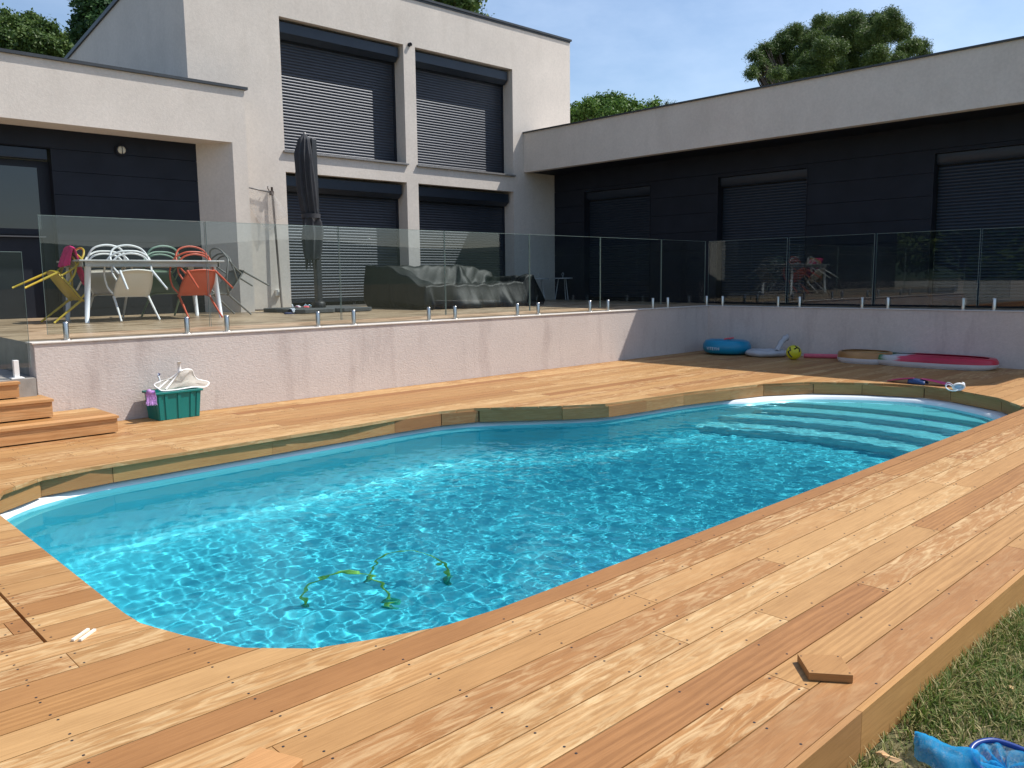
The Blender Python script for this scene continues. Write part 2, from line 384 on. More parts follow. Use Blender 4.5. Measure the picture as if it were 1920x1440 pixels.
def side(P, y, mode):
    for a, b in zip(P[:-1], P[1:]):
        if a[1] <= y <= b[1] and b[1] > a[1]: return a[0]+(b[0]-a[0])*(y-a[1])/(b[1]-a[1])
    return P[0][0] if y < P[0][1] else P[-1][0]
def Lx(y):
    if y < 2.285: return 8.96+(2.1-8.96)*(y-2.25)/.035
    return side(LEFT, y, 0)
def Rx(y): return side(RIGHT, y, 1)
SEGS = LEFT[::-1]+RIGHT
BREAKS = sorted(set([p[1] for p in LEFT+RIGHT]))
def inpoly(x, y, P):
    c = False; j = len(P)-1
    for i in range(len(P)):
        if (P[i][1] > y) != (P[j][1] > y) and x < (P[j][0]-P[i][0])*(y-P[i][1])/(P[j][1]-P[i][1])+P[i][0]: c = not c
        j = i
    return c

# ================================================================== DECK
DECK_Y0, PITCH, TH = .980, .1498, .027
XA, XB = -4.0, 12.62
JOINTS = {}                          # hand-placed butt joints seen in the photograph (board row -> x)
def row_of(y): return int((y-DECK_Y0)/PITCH)
for px, py in [(1483, 1280), (1260, 1196), (1083, 1130), (1299, 1012), (1446, 1053), (1735, 990), (1572, 957), (1636, 1100), (1810, 912), (1664, 889), (1900, 1026), (520, 1408)]:
    g = G(px, py); JOINTS.setdefault(row_of(g.y), []).append(g.x)
for px, py in [(22, 858), (50, 874), (290, 826), (350, 845), (245, 812), (442, 777), (488, 786), (528, 798), (665, 767), (710, 776), (915, 726), (960, 733), (1080, 747)]:
    g = G(px, py); JOINTS.setdefault(row_of(g.y), []).append(g.x)
deck = MB(); screws = MB()
HATCH = (-.2, .75, 3.30, 4.05)       # skimmer lid cut in the boards
def tidy(P):
    P = list(P); ch = True
    while ch and len(P) > 2:
        ch = False
        for i in range(len(P)):
            a, b, c = P[i-1], P[i], P[(i+1) % len(P)]
            if abs((b[0]-a[0])*(c[1]-b[1])-(b[1]-a[1])*(c[0]-b[0])) < 1e-7: P.pop(i); ch = True; break
    return P
def add_board(x0, x1, y0, y1, rnd):
    """one board, cut round the pool; every piece is a prism"""
    if x1-x0 < .02: return
    uvf = lambda p: (p[0], p[1])
    if y1 <= Y_LO or y0 >= Y_HI: deck.prism([(x0, y0), (x1, y0), (x1, y1), (x0, y1)], -TH, 0, 0, rnd, uvf); return
    brk = list(BREAKS)
    for a, b in zip(SEGS[:-1], SEGS[1:]):
        for xx in (x0, x1):
            if min(a[0], b[0]) < xx < max(a[0], b[0]) and abs(a[1]-b[1]) > 1e-6: brk.append(a[1]+(b[1]-a[1])*(xx-a[0])/(b[0]-a[0]))
    ys = [y0]+sorted(b for b in set(brk) if y0+1e-4 < b < y1-1e-4)+[y1]
    inr = [y for y in ys if Y_LO <= y <= Y_HI]
    # left piece
    lim = [(min(max(Lx(y), x0), x1) if Y_LO <= y <= Y_HI else x1) for y in ys]
    if max(lim) > x0+.004:
        poly = [(x0, y0)]+[(l, y) for l, y in zip(lim, ys)]+[(x0, y1)]
        cl = [poly[0]]
        for p in poly[1:]:
            if abs(p[0]-cl[-1][0])+abs(p[1]-cl[-1][1]) > 1e-5: cl.append(p)
        cl = tidy(cl)
        if len(cl) > 2: deck.prism(cl, -TH, 0, 0, rnd, uvf)
        full = min(lim) >= x1-1e-6
        if full: return
    limr = [(max(min(Rx(y), x1), x0) if Y_LO <= y <= Y_HI else x1) for y in ys]
    if min(limr) < x1-.004:
        poly = [(r, y) for r, y in zip(limr, ys)]
        poly = poly[:1]+[(x1, y0), (x1, y1)]+poly[1:][::-1]
        cl = [poly[0]]
        for p in poly[1:]:
            if abs(p[0]-cl[-1][0])+abs(p[1]-cl[-1][1]) > 1e-5: cl.append(p)
        if abs(cl[0][0]-cl[-1][0])+abs(cl[0][1]-cl[-1][1]) < 1e-5: cl.pop()
        cl = tidy(cl)
        if len(cl) > 2: deck.prism(cl, -TH, 0, 0, rnd, uvf)
def near_pool(x, y, m=.03): return any(inpoly(x+a, y+b, OUT) for a in (-m, m) for b in (-m, m))
def screw(x, y):
    if near_pool(x, y) : return
    r = .0043; screws.prism([(x+r*math.cos(a), y+r*math.sin(a)) for a in [i*math.pi/4 for i in range(8)]], -.004, .0007, 0)
row = 0; y = DECK_Y0
while y < Y_WALL-.01:
    y1 = min(y+PITCH-.0050, Y_WALL-.004)
    js = [x for x in JOINTS.get(row, [])]
    x = XA+random.uniform(0, 2.6)
    while x < XB:
        x += random.uniform(2.2, 4.4)
        if x < XB-.6 and all(abs(x-j) > 1.5 for j in js): js.append(x)
    js = sorted(js); xs = [XA]+js+[XB]
    for a, b in zip(xs[:-1], xs[1:]):
        rn = rr3()
        if row == 8: rn = (.05, .1, .2)                       # the reddish board along the near edge of the pool
        a2, b2 = a+.0015, b-.0015
        if y1 > HATCH[2] and y < HATCH[3] and a2 < HATCH[1] < b2:
            add_board(a2, HATCH[1]-.012, y, y1, rr3()); add_board(HATCH[1], b2, y, y1, rn)
            screw(HATCH[1]+.02, y+.03); screw(HATCH[1]+.02, y1-.03)
        else: add_board(a2, b2, y, y1, rn)
        if row > 0:
            for sx in (a+.022, b-.022):
                for sy in (y+.022, y1-.022): screw(sx, sy)
    if row < 44:
        k = XA+.31
        while k < XB:
            screw(k+random.uniform(-.006, .006), y+.02+random.uniform(-.003, .003)); screw(k+random.uniform(-.006, .006), y1-.02+random.uniform(-.003, .003))
            k += .478
    y += PITCH; row += 1
DECK = deck.build('pool_deck', 'deck_wood', bevel=0)
tag(DECK, 'new tropical hardwood decking of long tan boards laid round the pool', kind='structure')
SCR = screws.build('screws', 'screw_metal', DECK, doubles=False); SCR['kind'] = 'stuff'
# added dark sheet for the shade under the gaps (cut round the pool too)
jb = MB()
jb.face([(XA, .985, -.034), (XB, .985, -.034), (XB, Y_LO-.1, -.034), (XA, Y_LO-.1, -.034)][::1], 0)
jb.face([(XA, Y_HI+.08, -.034), (XB, Y_HI+.08, -.034), (XB, Y_WALL, -.034), (XA, Y_WALL, -.034)], 0)
yy = np.linspace(Y_LO-.1, Y_HI+.08, 60)
for a, b in zip(yy[:-1], yy[1:]):
    la = min(Lx(max(a, 2.286)), Lx(max(b, 2.286)))-.06; ra = max(Rx(min(max(a, 2.25), 6.27)), Rx(min(max(b, 2.25), 6.27)))+.06
    if b > 6.2: la = 1.6; ra = 5.4
    jb.face([(XA, a, -.034), (la, a, -.034), (la, b, -.034), (XA, b, -.034)]); jb.face([(ra, a, -.034), (XB, a, -.034), (XB, b, -.034), (ra, b, -.034)])
_bk = [(p.x, p.y) for p in map(Vector, OUT)]
for i in range(len(OUT)):
    a, b = Vector(OUT[i]), Vector(OUT[(i+1) % len(OUT)]); d = (b-a).normalized(); n_ = Vector((d.y, -d.x))*.062; a = a+n_-d*.03; b = b+n_+d*.03
    jb.face([(a.x, a.y, -.15), (b.x, b.y, -.15), (b.x, b.y, -.030), (a.x, a.y, -.030)])  # added dark strip behind the edge boards, hides light in their gaps
jb.build('shade_backing', 'under_deck', DECK)
# outer fascia boards along the lawn
xf = [XA, -1.3, G(1614, 1335).x, 5.3, 8.1, 10.7, XB]
for a, b in zip(xf[:-1], xf[1:]):
    q = MB(); rn = (random.random(), .2, random.random()*.4)
    q.prism([(a+.001, .955), (b-.001, .955), (b-.001, .9765), (a+.001, .9765)], -.150, .0015, 0, rn, lambda p: (p[0], p[1]*3))
    q.build('outer_fascia_board', 'trim_wood' if a > 2 else 'fascia_wood', DECK)
# boards that close the edge round the pool
def seg_board(p, q, inset, z0, z1, th, rn, mat='fascia_wood', name='edge_board'):
    d = Vector((q[0]-p[0], q[1]-p[1])); L = d.length; d.normalize(); n = Vector((d.y, -d.x))      # n points away from the water for a counter-clockwise outline
    a = Vector(p)+n*inset; b = Vector(q)+n*inset
    m_ = MB(); u0 = random.random()*9
    P = [a+d*.001, a+n*th+d*.001, b+n*th-d*.001, b-d*.001]
    P = [tuple(x) for x in P]
    m_.prism(P, z0, z1, 0, rn, lambda pt: (u0+(Vector(pt[:2])-a).dot(d), (Vector(pt[:2])-a).dot(n)))
    return m_.build(name, mat, DECK)
EDGE = [(1.04, 5.36), (1.17, 5.86), (1.47, 6.11), (1.95, 6.17), (4.48, 6.25), (5.02, 6.235), (5.40, 6.12), (6.06, 5.60), (6.50, 5.36), (7.05, 5.30), (7.67, 5.25), (8.39, 5.10), (8.91, 4.98), (9.47, 4.64), (9.76, 4.18), (9.955, 3.55), (9.86, 3.24), (9.47, 2.62), (9.0, 2.27), (2.05, 2.275), (1.4, 2.48), (1.05, 3.15)]
for i in range(len(EDGE)):
    p, q = EDGE[i], EDGE[(i+1) % len(EDGE)]
    L = math.hypot(q[0]-p[0], q[1]-p[1]); k = 1 if L < 2.3 else 2
    for t in range(k):
        a = (p[0]+(q[0]-p[0])*t/k, p[1]+(q[1]-p[1])*t/k); b = (p[0]+(q[0]-p[0])*(t+1)/k, p[1]+(q[1]-p[1])*(t+1)/k)
        seg_board(b, a, .026 if a[1] > 6.0 else .012, -.142, -.0275, .02, (random.random(), random.random()*.5, random.random()))

# ================================================================== POOL SHELL + WATER
WATER_Z = -.192; FLOOR_Z = -1.42
def resample(P, n):
    P = [Vector(p) for p in P]; L = [0]
    for i in range(len(P)): L.append(L[-1]+(P[(i+1) % len(P)]-P[i]).length)
    out = []; k = 0
    for j in range(n):
        t = L[-1]*j/n
        while L[k+1] < t: k += 1
        out.append(P[k].lerp(P[(k+1) % len(P)], (t-L[k])/(L[k+1]-L[k])))
    return out
ring = resample(OUT, 260)
for _ in range(10): ring = [(ring[i-1]+ring[i]*2+ring[(i+1) % 260])/4 for i in range(260)]
def offset(rg, d):
    o = []
    for i in range(len(rg)):
        t = (rg[(i+3) % len(rg)]-rg[i-3]).normalized(); o.append(rg[i]+Vector((-t.y, t.x))*d)   # inward for counter-clockwise
    return o
shell = MB()
rings = []
for d, z in [(-.16, -.150), (-.03, -.150), (-.012, -.154), (.004, -.165), (.03, -.215), (.045, -.26), (.05, -.32), (.07, -.8), (.10, -1.15), (.14, -1.27), (.20, -1.35), (.29, -1.40), (.40, FLOOR_Z)]:
    rg = offset(ring, d)
    sh = [(-.062 if z > -.3 else -.03)+(.15 if z > -.3 else .10)*min(1, max(0, (p.x-8.28)/.30))*(1 if p.y > 2.4 else 0) for p in ring]
    nr = offset(ring, 1.0); rg = [p+(nr[i]-ring[i])*sh[i] for i, p in enumerate(rg)]
    if d > .1:
        for _ in range(4): rg = [(rg[i-1]+rg[i]*2+rg[(i+1) % 260])/4 for i in range(260)]
    rings.append([(p.x, p.y, z) for p in rg])
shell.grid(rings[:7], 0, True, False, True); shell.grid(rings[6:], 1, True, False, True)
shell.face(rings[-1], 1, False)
# curved steps at the far end
def step_curve(X, z, n=40):
    pts = []
    for i in range(n):
        yy_ = 2.15+(5.45-2.15)*i/(n-1); pts.append((X-.16*(yy_-3.65)**2, yy_, z))
    return pts
levels = [(9.30, -.34), (8.93, -.58), (8.55, -.82), (8.16, -1.10)]
prevx = None
for k, (X, zt) in enumerate(levels):
    zb = levels[k+1][1] if k+1 < len(levels) else FLOOR_Z
    e = step_curve(X, zt); lip = [(x-.02, y_, z-.006) for x, y_, z in e]; lip2 = [(x-.045, y_, z-.03) for x, y_, z in e]; bot = [(x-.06, y_, zb) for x, y_, z in e]
    back = [(10.1, y_, zt) for x, y_, z in e]
    shell.grid([back, [(x+.03, y_, z) for x, y_, z in e], e, lip, lip2, bot], 0, True)
POOL = shell.build('pool_basin', ['pool_shell', 'pool_depth_tint'], doubles=False)
bm = bmesh.new(); bm.from_mesh(POOL.data); 
tag(POOL, 'white moulded pool shell with curved entry steps at the far end', kind='structure'); bm.free()
POOL.cycles.is_caustics_receiver = True

WOUT = [tuple(p) for p in offset(ring, -.14)]
nx, ny = 900, 420
gx = np.linspace(.93, 10.08, nx); gy = np.linspace(2.12, 6.42, ny); GX, GY = np.meshgrid(gx, gy)
Z = np.zeros_like(GX)
calm = 1/(1+np.exp(-(GX-1.9)*1.3)) * np.clip((6.9-GY)/2.2, .12, 1) * np.clip(1.35-(GX-4)*.055, .5, 1)
calm = np.where(GX > 7.6, calm*np.clip(1-(GX-7.6)*.55, .22, 1), calm)
for k in range(90):
    lam = float(RNG.uniform(.048, .26)); th = float(RNG.normal(.9, 1.1)) ; a = .00040*(lam/.12)**1.05*float(RNG.uniform(.5, 1))
    Z += a*np.sin((GX*math.cos(th)+GY*math.sin(th))*2*math.pi/lam+float(RNG.uniform(0, 7)))
for cx_, cy_, lam, amp in [(1.9, 2.9, .11, .0016), (6.4, 4.6, .10, .0007), (4.5, 2.2, .07, .0006)]:
    r_ = np.hypot(GX-cx_, GY-cy_); Z += amp*np.sin(r_*2*math.pi/lam)*np.exp(-r_*1.1)
Z = WATER_Z+Z*calm*.39
V = np.stack([GX, GY, Z], -1).reshape(-1, 3); idx = np.arange(nx*ny).reshape(ny, nx)
F = np.stack([idx[:-1, :-1], idx[:-1, 1:], idx[1:, 1:], idx[1:, :-1]], -1).reshape(-1, 4)
M_IN = np.array([[inpoly(float(x), float(y), WOUT) for x in gx[::4]] for y in gy[::4]])
M_IN = np.kron(M_IN, np.ones((4, 4), bool))[:ny-1, :nx-1]; M_IN = np.pad(M_IN, ((0, max(0, ny-1-M_IN.shape[0])), (0, max(0, nx-1-M_IN.shape[1]))), mode='edge')
F = F[M_IN.ravel()]
WT = np_mesh('water', V, F, 'pool_water', True)
tag(WT, 'clear turquoise pool water with small ripples', kind='structure')
WT.cycles.is_caustics_caster = True

# ================================================================== GROUND, LAWN
GZ = -.155
def ringed(name, z, x0, x1, y0, y1, hx0, hx1, hy0, hy1, mat):
    q = MB()
    for a, b, c, d in ((x0, hx0, y0, y1), (hx1, x1, y0, y1), (hx0, hx1, y0, hy0), (hx0, hx1, hy1, y1)): q.face([(a, c, z), (b, c, z), (b, d, z), (a, d, z)])
    return q.build(name, mat)
ground = ringed('lawn_ground', GZ, -600, 600, -600, 600, .5, 10.6, 1.5, 7.0, 'lawn_soil'); tag(ground, 'sparse lawn soil', kind='structure')
n = 72000
gxx = RNG.uniform(1.3, 5.2, n); gyy = .952-RNG.exponential(.55, n).clip(0, 2.6)
dens = (np.sin(gxx*3.1+1.3)*np.sin(gyy*4.3+.4)+np.sin(gxx*7.7+gyy*5.1)*.5+np.sin(gxx*13-gyy*17)*.35)
keep = RNG.uniform(-1.5, 1.1, n) < dens+.15; gxx, gyy, dens = gxx[keep], gyy[keep], dens[keep]; n = len(gxx)
hh = RNG.uniform(.008, .046, n)*(1+.35*np.clip(dens, -1, 1)); hh *= np.where(gyy > .88, 1.6, 1); an = RNG.uniform(0, 2*np.pi, n); ln = RNG.uniform(.2, 1.3, n)*hh; wd = RNG.uniform(.0011, .0030, n)
dx, dy = np.cos(an), np.sin(an); bx, by = -dy*wd, dx*wd
v0 = np.stack([gxx-bx, gyy-by, np.full(n, GZ)], -1); v1 = np.stack([gxx+bx, gyy+by, np.full(n, GZ)], -1)
v2 = np.stack([gxx+dx*ln*.35+bx*.8, gyy+dy*ln*.35+by*.8, GZ+hh*.6], -1); v3 = np.stack([gxx+dx*ln*.35-bx*.8, gyy+dy*ln*.35-by*.8, GZ+hh*.6], -1)
v4 = np.stack([gxx+dx*ln, gyy+dy*ln, GZ+hh*np.where(ln > hh, .75, 1)], -1)
V = np.stack([v0, v1, v2, v3, v4, v4+[[.0003, 0, 0]]], 1).reshape(-1, 3); b = np.arange(n)*6
F = np.concatenate([np.stack([b, b+1, b+2, b+3], -1), np.stack([b+3, b+2, b+5, b+4], -1)])
rn = RNG.beta(1.6, 2.6, n)[:, None]*np.ones((1, 3)); dry = RNG.uniform(0, 1, n) < .34+.22*(dens < -.2); rn[dry] = RNG.uniform(.75, 1, (dry.sum(), 1))
gr = np_mesh('grass', V, F, 'grass_blade', False, rnd=np.concatenate([rn, rn])); tag(gr, 'short patchy grass with dry stalks beside the deck', 'grass', kind='stuff')
# far hills closing the view behind the photographer
P = []
for rad, hgt in ((260, 0), (330, 9), (430, 22), (560, 30), (640, -1)):
    P.append([(rad*math.cos(a), rad*math.sin(a), GZ+hgt*(1+.35*math.sin(a*3+1)+.22*math.sin(a*7+rad)+.12*math.sin(a*17)) if 0 < hgt else GZ-.5) for a in [2*math.pi*k/180 for k in range(180)]])
q = MB(); q.grid(P, 0, True, False, True); hl = q.build('hills', 'hill_green'); tag(hl, kind='structure')

# ================================================================== TERRACE
ZT0 = .765
def tz(y): return ZT0+(y-8.1)*.0078 if y > 8.1 else ZT0
q = MB()
for (x0, x1, y0, y1) in ((1.97, 13.62, 8.30, 13.25), (-6, 1.97, 11.4, 13.25), (12.80, 13.62, .5, 8.30)):
    q.face([(x0, y0, tz(y0)), (x1, y0, tz(y0)), (x1, y1, tz(y1)), (x0, y1, tz(y1))])
TER = q.build('terrace_floor', 'terrace_tile'); tag(TER, kind='structure')
rw = thing('retaining_wall', 'long pinkish rendered wall holding up the terrace above the deck', 'wall', (1.97, Y_WALL, 0))
Mi = Matrix.Translation((-1.97, -Y_WALL, 0))
XW0, XW1 = 12.46, 12.52
q = MB(); q.prism([(1.97, Y_WALL), (XW0, Y_WALL), (XW1, .5), (12.8, .5), (12.8, Y_WALL+.22), (1.97, Y_WALL+.22)], -.3, .757)
q.xform(Mi).build('wall', 'wall_plaster', rw, bevel=.006)
q = MB(); q.prism([(1.955, Y_WALL-.012), (XW0-.012, Y_WALL-.012), (XW1-.012, .5), (12.8, .5), (12.8, Y_WALL+.22), (1.955, Y_WALL+.22)], .757, .772)
q.xform(Mi).build('coping', 'house_plaster', rw, bevel=.004)
q = MB(); q.face([(1.97, 8.3, -.1), (1.97, 8.3, tz(8.3)), (1.97, 11.4, tz(11.4)), (1.97, 11.4, -.1)]); q.face([(-6, 11.4, -.1), (1.97, 11.4, -.1), (1.97, 11.4, tz(11.4)), (-6, 11.4, tz(11.4))]); tag(q.build('terrace_side', 'concrete'), kind='structure')
# landing beside the steps
q = MB(); q.box(-3, 1.95, 8.02, 11.39, -.1, .47); ld = q.build('concrete_landing', 'concrete'); tag(ld, kind='structure')

# ================================================================== HOUSE
HY = 12.82
house = thing('house', 'modern flat-roofed house in beige render with dark grey shutters and cladding', 'house', (0, 0, 0))
ZB = -.1
LCX, RCX = 5.52, 14.14
WX = [(7.09, 9.59), (9.86, 12.37)]; ZU = (3.43, 5.57); ZL = (.80, 3.09)
ZSW = PY(435.5, 267, 12.43).z; ztop = PY(1068, 78, HY).z; WD = .34
t1, t2 = PX(215, 1, LCX), PX(125, 106, LCX)
slope = (t2.z-t1.z)/(t2.y-t1.y)
q = MB()
def wb(x0, x1, z0, z1): q.box(x0, x1, HY, HY+WD, z0, z1)
wb(LCX, WX[0][0], ZSW, ztop); wb(5.93, WX[0][0], ZB, ZSW); wb(WX[0][1], WX[1][0], ZB, ztop); wb(WX[1][1], RCX, ZB, ztop)
for a, b in WX: wb(a, b, ZB, ZL[0]); wb(a, b, ZL[1], ZU[0]); wb(a, b, ZU[1], ztop)
yb = 22.0; zf = ztop; zb_ = max(3.0, zf+slope*(yb-HY-WD))
prof = [(HY+WD, ZB), (yb, ZB), (yb, zb_), (HY+WD, zf)]
L_ = [(LCX, y_, z_) for y_, z_ in prof]; R_ = [(RCX, y_, z_) for y_, z_ in prof]
q.face(L_[::-1]); q.face(R_)
for i in range(4):
    j = (i+1) % 4; q.face([L_[i], L_[j], R_[j], R_[i]])
q.build('tower_wall', 'house_plaster', house)
q = MB(); q.box(LCX-.03, RCX+.03, HY-.035, HY+.30, ztop+.001, ztop+.04); q.box(LCX+.02, RCX-.0, HY-.012, HY+.001, ztop-.035, ztop+.0005)
q.face([(LCX-.035, HY+.3, ztop+.05), (LCX-.035, yb, zb_+.05), (LCX+.3, yb, zb_+.05), (LCX+.3, HY+.3, ztop+.05)][::-1])
q.face([(LCX-.035, HY+.3, ztop-.02), (LCX-.035, yb, zb_-.02), (LCX-.035, yb, zb_+.05), (LCX-.035, HY+.3, ztop+.05)][::-1])
q.face([(LCX-.035, HY+.3, ztop-.02), (LCX+.0, HY+.3, ztop-.02), (LCX+.0, yb, zb_-.02), (LCX-.035, yb, zb_-.02)][::-1])
q.build('coping', 'coping_metal', house)

LY_ = 12.43; ZWT = PY(457.5, 169, 12.43).z+.012; XET = PY(457.5, 169, 12.43).x
def shutter(x0, x1, z0, z1, y, pitch=.050, name='shutter', M=None, parent=None, mat='shutter_metal'):
    """roller shutter facing -y built slat by slat; M maps it into place"""
    prof = []; z = z1
    while z > z0+.01:
        p = min(pitch, z-z0)
        prof += [(y+.004, z), (y-.006, z-p*.15), (y-.0095, z-p*.5), (y-.006, z-p*.85), (y+.004, z-p*.97)]
        z -= p
    q = MB(); q.grid([[(x, a, b) for x in (x1, x0)] for a, b in prof], 0, True)
    if M: q.xform(M)
    return q.build(name, mat, parent)
def roller_box(x0, x1, zt, y, h=.24, d=.20):
    q = MB(); prof = [(y, zt), (y, zt-h), (y-d*.55, zt-h), (y-d, zt-h*.68), (y-d, zt)]
    A = [(x0, a, b) for a, b in prof]; B = [(x1, a, b) for a, b in prof]
    q.face(A); q.face(B[::-1])
    for i in range(5):
        j = (i+1) % 5; q.face([A[j], A[i], B[i], B[j]])
    return q
for k, (a, b) in enumerate(WX):
    for lvl, (z0, z1) in enumerate((ZL, ZU)):
        w = bpy.data.objects.new('window', None); SC.collection.objects.link(w); w.parent = house; w.empty_display_size = .1
        YS = HY+.30
        botz = z0+(.02 if lvl else .16)
        shutter(a+.05, b-.05, botz, z1-.2, YS, parent=w)
        rb_ = roller_box(a+.004, b-.05, z1-.045, HY+.305, .25, .21); rb_.build('shutter_box', 'box_metal', w, bevel=.004)
        for ra_, rb2 in ((a+.003, a+.05), (b-.05, b-.003)):
            q = MB(); q.box(ra_, rb2, YS-.02, YS+.03, z0+.01, z1-.045); q.build('guide_rail', 'anthracite', w)
        if lvl:
            q = MB(); q.box(a-.03, b+.03, HY-.05, YS-.01, z0-.028, z0+.004); q.build('sill', 'sill_metal', w, bevel=.003)
            q = MB(); q.box(a+.05, b-.05, YS-.016, YS+.01, z0+.005, z0+.03); q.build('bottom_slat', 'steel' if 0 else 'sill_metal', w)
        else:
            q = MB(); q.box(a+.05, b-.05, YS-.018, YS+.01, botz-.06, botz); q.build('bottom_slat', 'box_metal', w)
            q = MB(); q.box(a+.05, b-.05, YS+.02, YS+.03, z0, botz); q.build('pane', 'window_glass', w)
            q = MB(); q.box(a+.003, b-.003, YS-.06, YS+.012, z0-.0, z0+.035); q.build('threshold', 'sill_metal', w)
            if k == 0:
                q = MB(); q.box(a+1.42, a+1.47, YS-.005, YS+.019, z0+.036, botz-.061); q.build('frame', 'anthracite', w)
q = MB(); q.face([(-5, LY_+.29, ZWT), (XET-.01, LY_+.29, ZWT), (XET-.01, HY-.01, ZWT), (-5, HY-.01, ZWT)]); q.face([(-5, HY-.01, ZWT), (LCX-.01, HY-.01, ZWT), (LCX-.01, 20, ZWT), (-5, 20, ZWT)]); q.build('gravel_roof', 'roof_gravel', house)
# wall fittings
v1 = PY(767, 84, HY); q = MB(); q.lathe([(.0, 0), (.035, 0), (.035, .05), (.022, .05), (.02, .02)], 0, 0, 14); q.xform(Matrix.Translation((v1.x, HY, v1.z)) @ Matrix.Rotation(R(90), 4, 'X')); q.build('drain_spout', 'anthracite', house)
v1 = PY(520.5, 549, HY); q = MB(); q.box(v1.x-.045, v1.x+.045, HY-.055, HY, v1.z-.05, v1.z+.05); q.box(v1.x-.02, v1.x+.02, HY-.068, HY-.055, v1.z-.025, v1.z+.02); q.build('wall_socket', 'white_plastic', house, bevel=.006)

# left wing
LY = 12.43; p0 = PY(435.5, 267, LY); p1 = PY(457.5, 169, LY)
XS, XE = p0.x, p1.x; ZS, ZW = p0.z, p1.z
DW = 12.93; xsp = XS-.36                                        # dark wall plane and inner end of the splayed reveal
q = MB(); q.box(-5, XE, LY, HY-.002, ZS, ZW); q.box(-5, LCX-.002, HY-.002, 20, ZS, ZW)
q.prism([(XS, LY), (XE, LY), (XE, HY-.002), (5.925, HY-.002), (5.925, HY+.33), (xsp, HY+.33), (xsp, DW)], ZB, ZS)
q.build('side_wing_wall', 'house_plaster', house)
q = MB(); q.box(-5, XE+.045, LY-.04, LY+.28, ZW+.001, ZW+.042); q.build('side_wing_coping', 'coping_metal', house)
# cladding of the recess: horizontal boards, with the patio window on the left
wx = PY(98, 300, DW).x; wz = PY(98, 277, DW).z
q = MB(); z = ZS+.0; zs = [ZS]+[PY(200, v_, DW).z for v_ in (279+9, 319+9, 361+9)]; st = zs[2]-zs[3]
while zs[-1] > .9: zs.append(zs[-1]-st)
for a, b in zip(zs[:-1], zs[1:]):
    q.box(wx if a <= wz+.1 else -5, xsp, DW, DW+.03, max(b, .7)+.006, a)
q.box(wx+.001, xsp, DW+.04, DW+.06, .7, ZS); q.box(-5, wx, DW+.04, DW+.06, wz, ZS)
q.box(-5, wx, DW, DW+.03, wz, zs[1]+.0) if zs[1] > wz else None
q.build('cladding', 'cladding', house)
pw = bpy.data.objects.new('patio_window', None); SC.collection.objects.link(pw); pw.parent = house
q = MB(); q.box(wx-.012, wx-.001, DW+.0, DW+.2, .8, wz); q.box(-5, wx-.012, DW+.0, DW+.2, wz-.012, wz-.001); q.build('reveal', 'anthracite', pw)
xg = PY(76, 400, DW+.17).x; zg1 = PY(50, 313, DW+.17).z; zg0 = PY(50, 429, DW+.17).z
q = MB(); q.box(-5, xg, DW+.165, DW+.17, zg0, zg1); q.build('pane', 'window_glass', pw)
q = MB(); q.box(-5, wx-.012, DW+.155, DW+.2, zg1, zg1+.09); q.box(xg, wx-.012, DW+.155, DW+.2, .8, zg1); q.box(-5, xg, DW+.155, DW+.2, zg0-.08, zg0); q.box(-5, xg, DW+.175, DW+.2, .8, zg0-.08); q.build('frame', 'anthracite', pw)
q = MB(); q.box(-5, wx-.05, DW+.03, DW+.16, zg1+.10, wz-.02); q.build('shutter_box', 'box_metal', pw, bevel=.01)
q = MB(); q.box(-5, xg+.03, DW+.10, DW+.15, zg0-.115, zg0-.10); q.build('sill', 'sill_metal', pw)
lp = PY(226, 282, DW); lamp = bpy.data.objects.new('wall_lamp', None); SC.collection.objects.link(lamp); lamp.parent = house; lamp.location = (lp.x, DW, lp.z)
q = MB(); q.lathe([(.0, 0), (.085, 0), (.085, .035), (.07, .055), (.06, .055), (.058, .03)], 0, 0, 28); q.xform(Matrix.Rotation(R(90), 4, 'X')); q.build('housing', 'anthracite', lamp)
q = MB(); q.lathe([(.060, .03), (.055, .055), (.035, .068), (.0, .072)], 0, 0, 24); q.xform(Matrix.Rotation(R(90), 4, 'X')); q.build('glass', 'lamp_glass', lamp)
q = MB(); q.box(-.004, .004, -.078, -.056, -.07, .07); q.build('guard_bar', 'anthracite', lamp)

# right wing
FX = 12.68; FZ0 = 1.28+(3.64-1.28)*.945; FZ1 = 1.28+(4.49-1.28)*.945; DX = 13.62; WE = 1.75
q = MB(); q.box(FX, FX+.16, WE, HY-.002, FZ0, FZ1); q.box(FX+.16, 22, WE, HY-.002, FZ0+.02, FZ1-.002)
q.build('right_wing_roof', 'house_plaster', house)
q = MB(); q.box(FX+.16, DX+.05, WE, HY-.002, FZ0+.008, FZ0+.019); q.build('soffit', 'cladding', house)
q = MB(); q.box(FX-.035, FX+.3, WE-.03, HY-.002, FZ1+.001, FZ1+.026); q.build('right_wing_coping', 'coping_metal', house)
q = MB(); q.box(DX+.25, 22, WE, HY-.002, ZB, FZ0+.008); q.build('right_wing_wall', 'house_plaster', house)
wins = []
for pl, pr, pt, prt in ((1095, 1220, 358, 348), (1346, 1515, 330, 315), (1752, 1990, 285, 262)):
    a = PX(pr, prt, DX); b = PX(pl, pt, DX); wins.append((a.y, b.y, (a.z+b.z)/2))
q = MB()
zsm = [FZ0+.007, FZ0-.36]; 
while zsm[-1] > .9: zsm.append(zsm[-1]-.345)
spans = []; prev = WE
for y0, y1, zt in sorted(wins): spans.append((prev, y0)); prev = y1
spans.append((prev, HY-.002))
wt_ = max(w_[2] for w_ in wins)
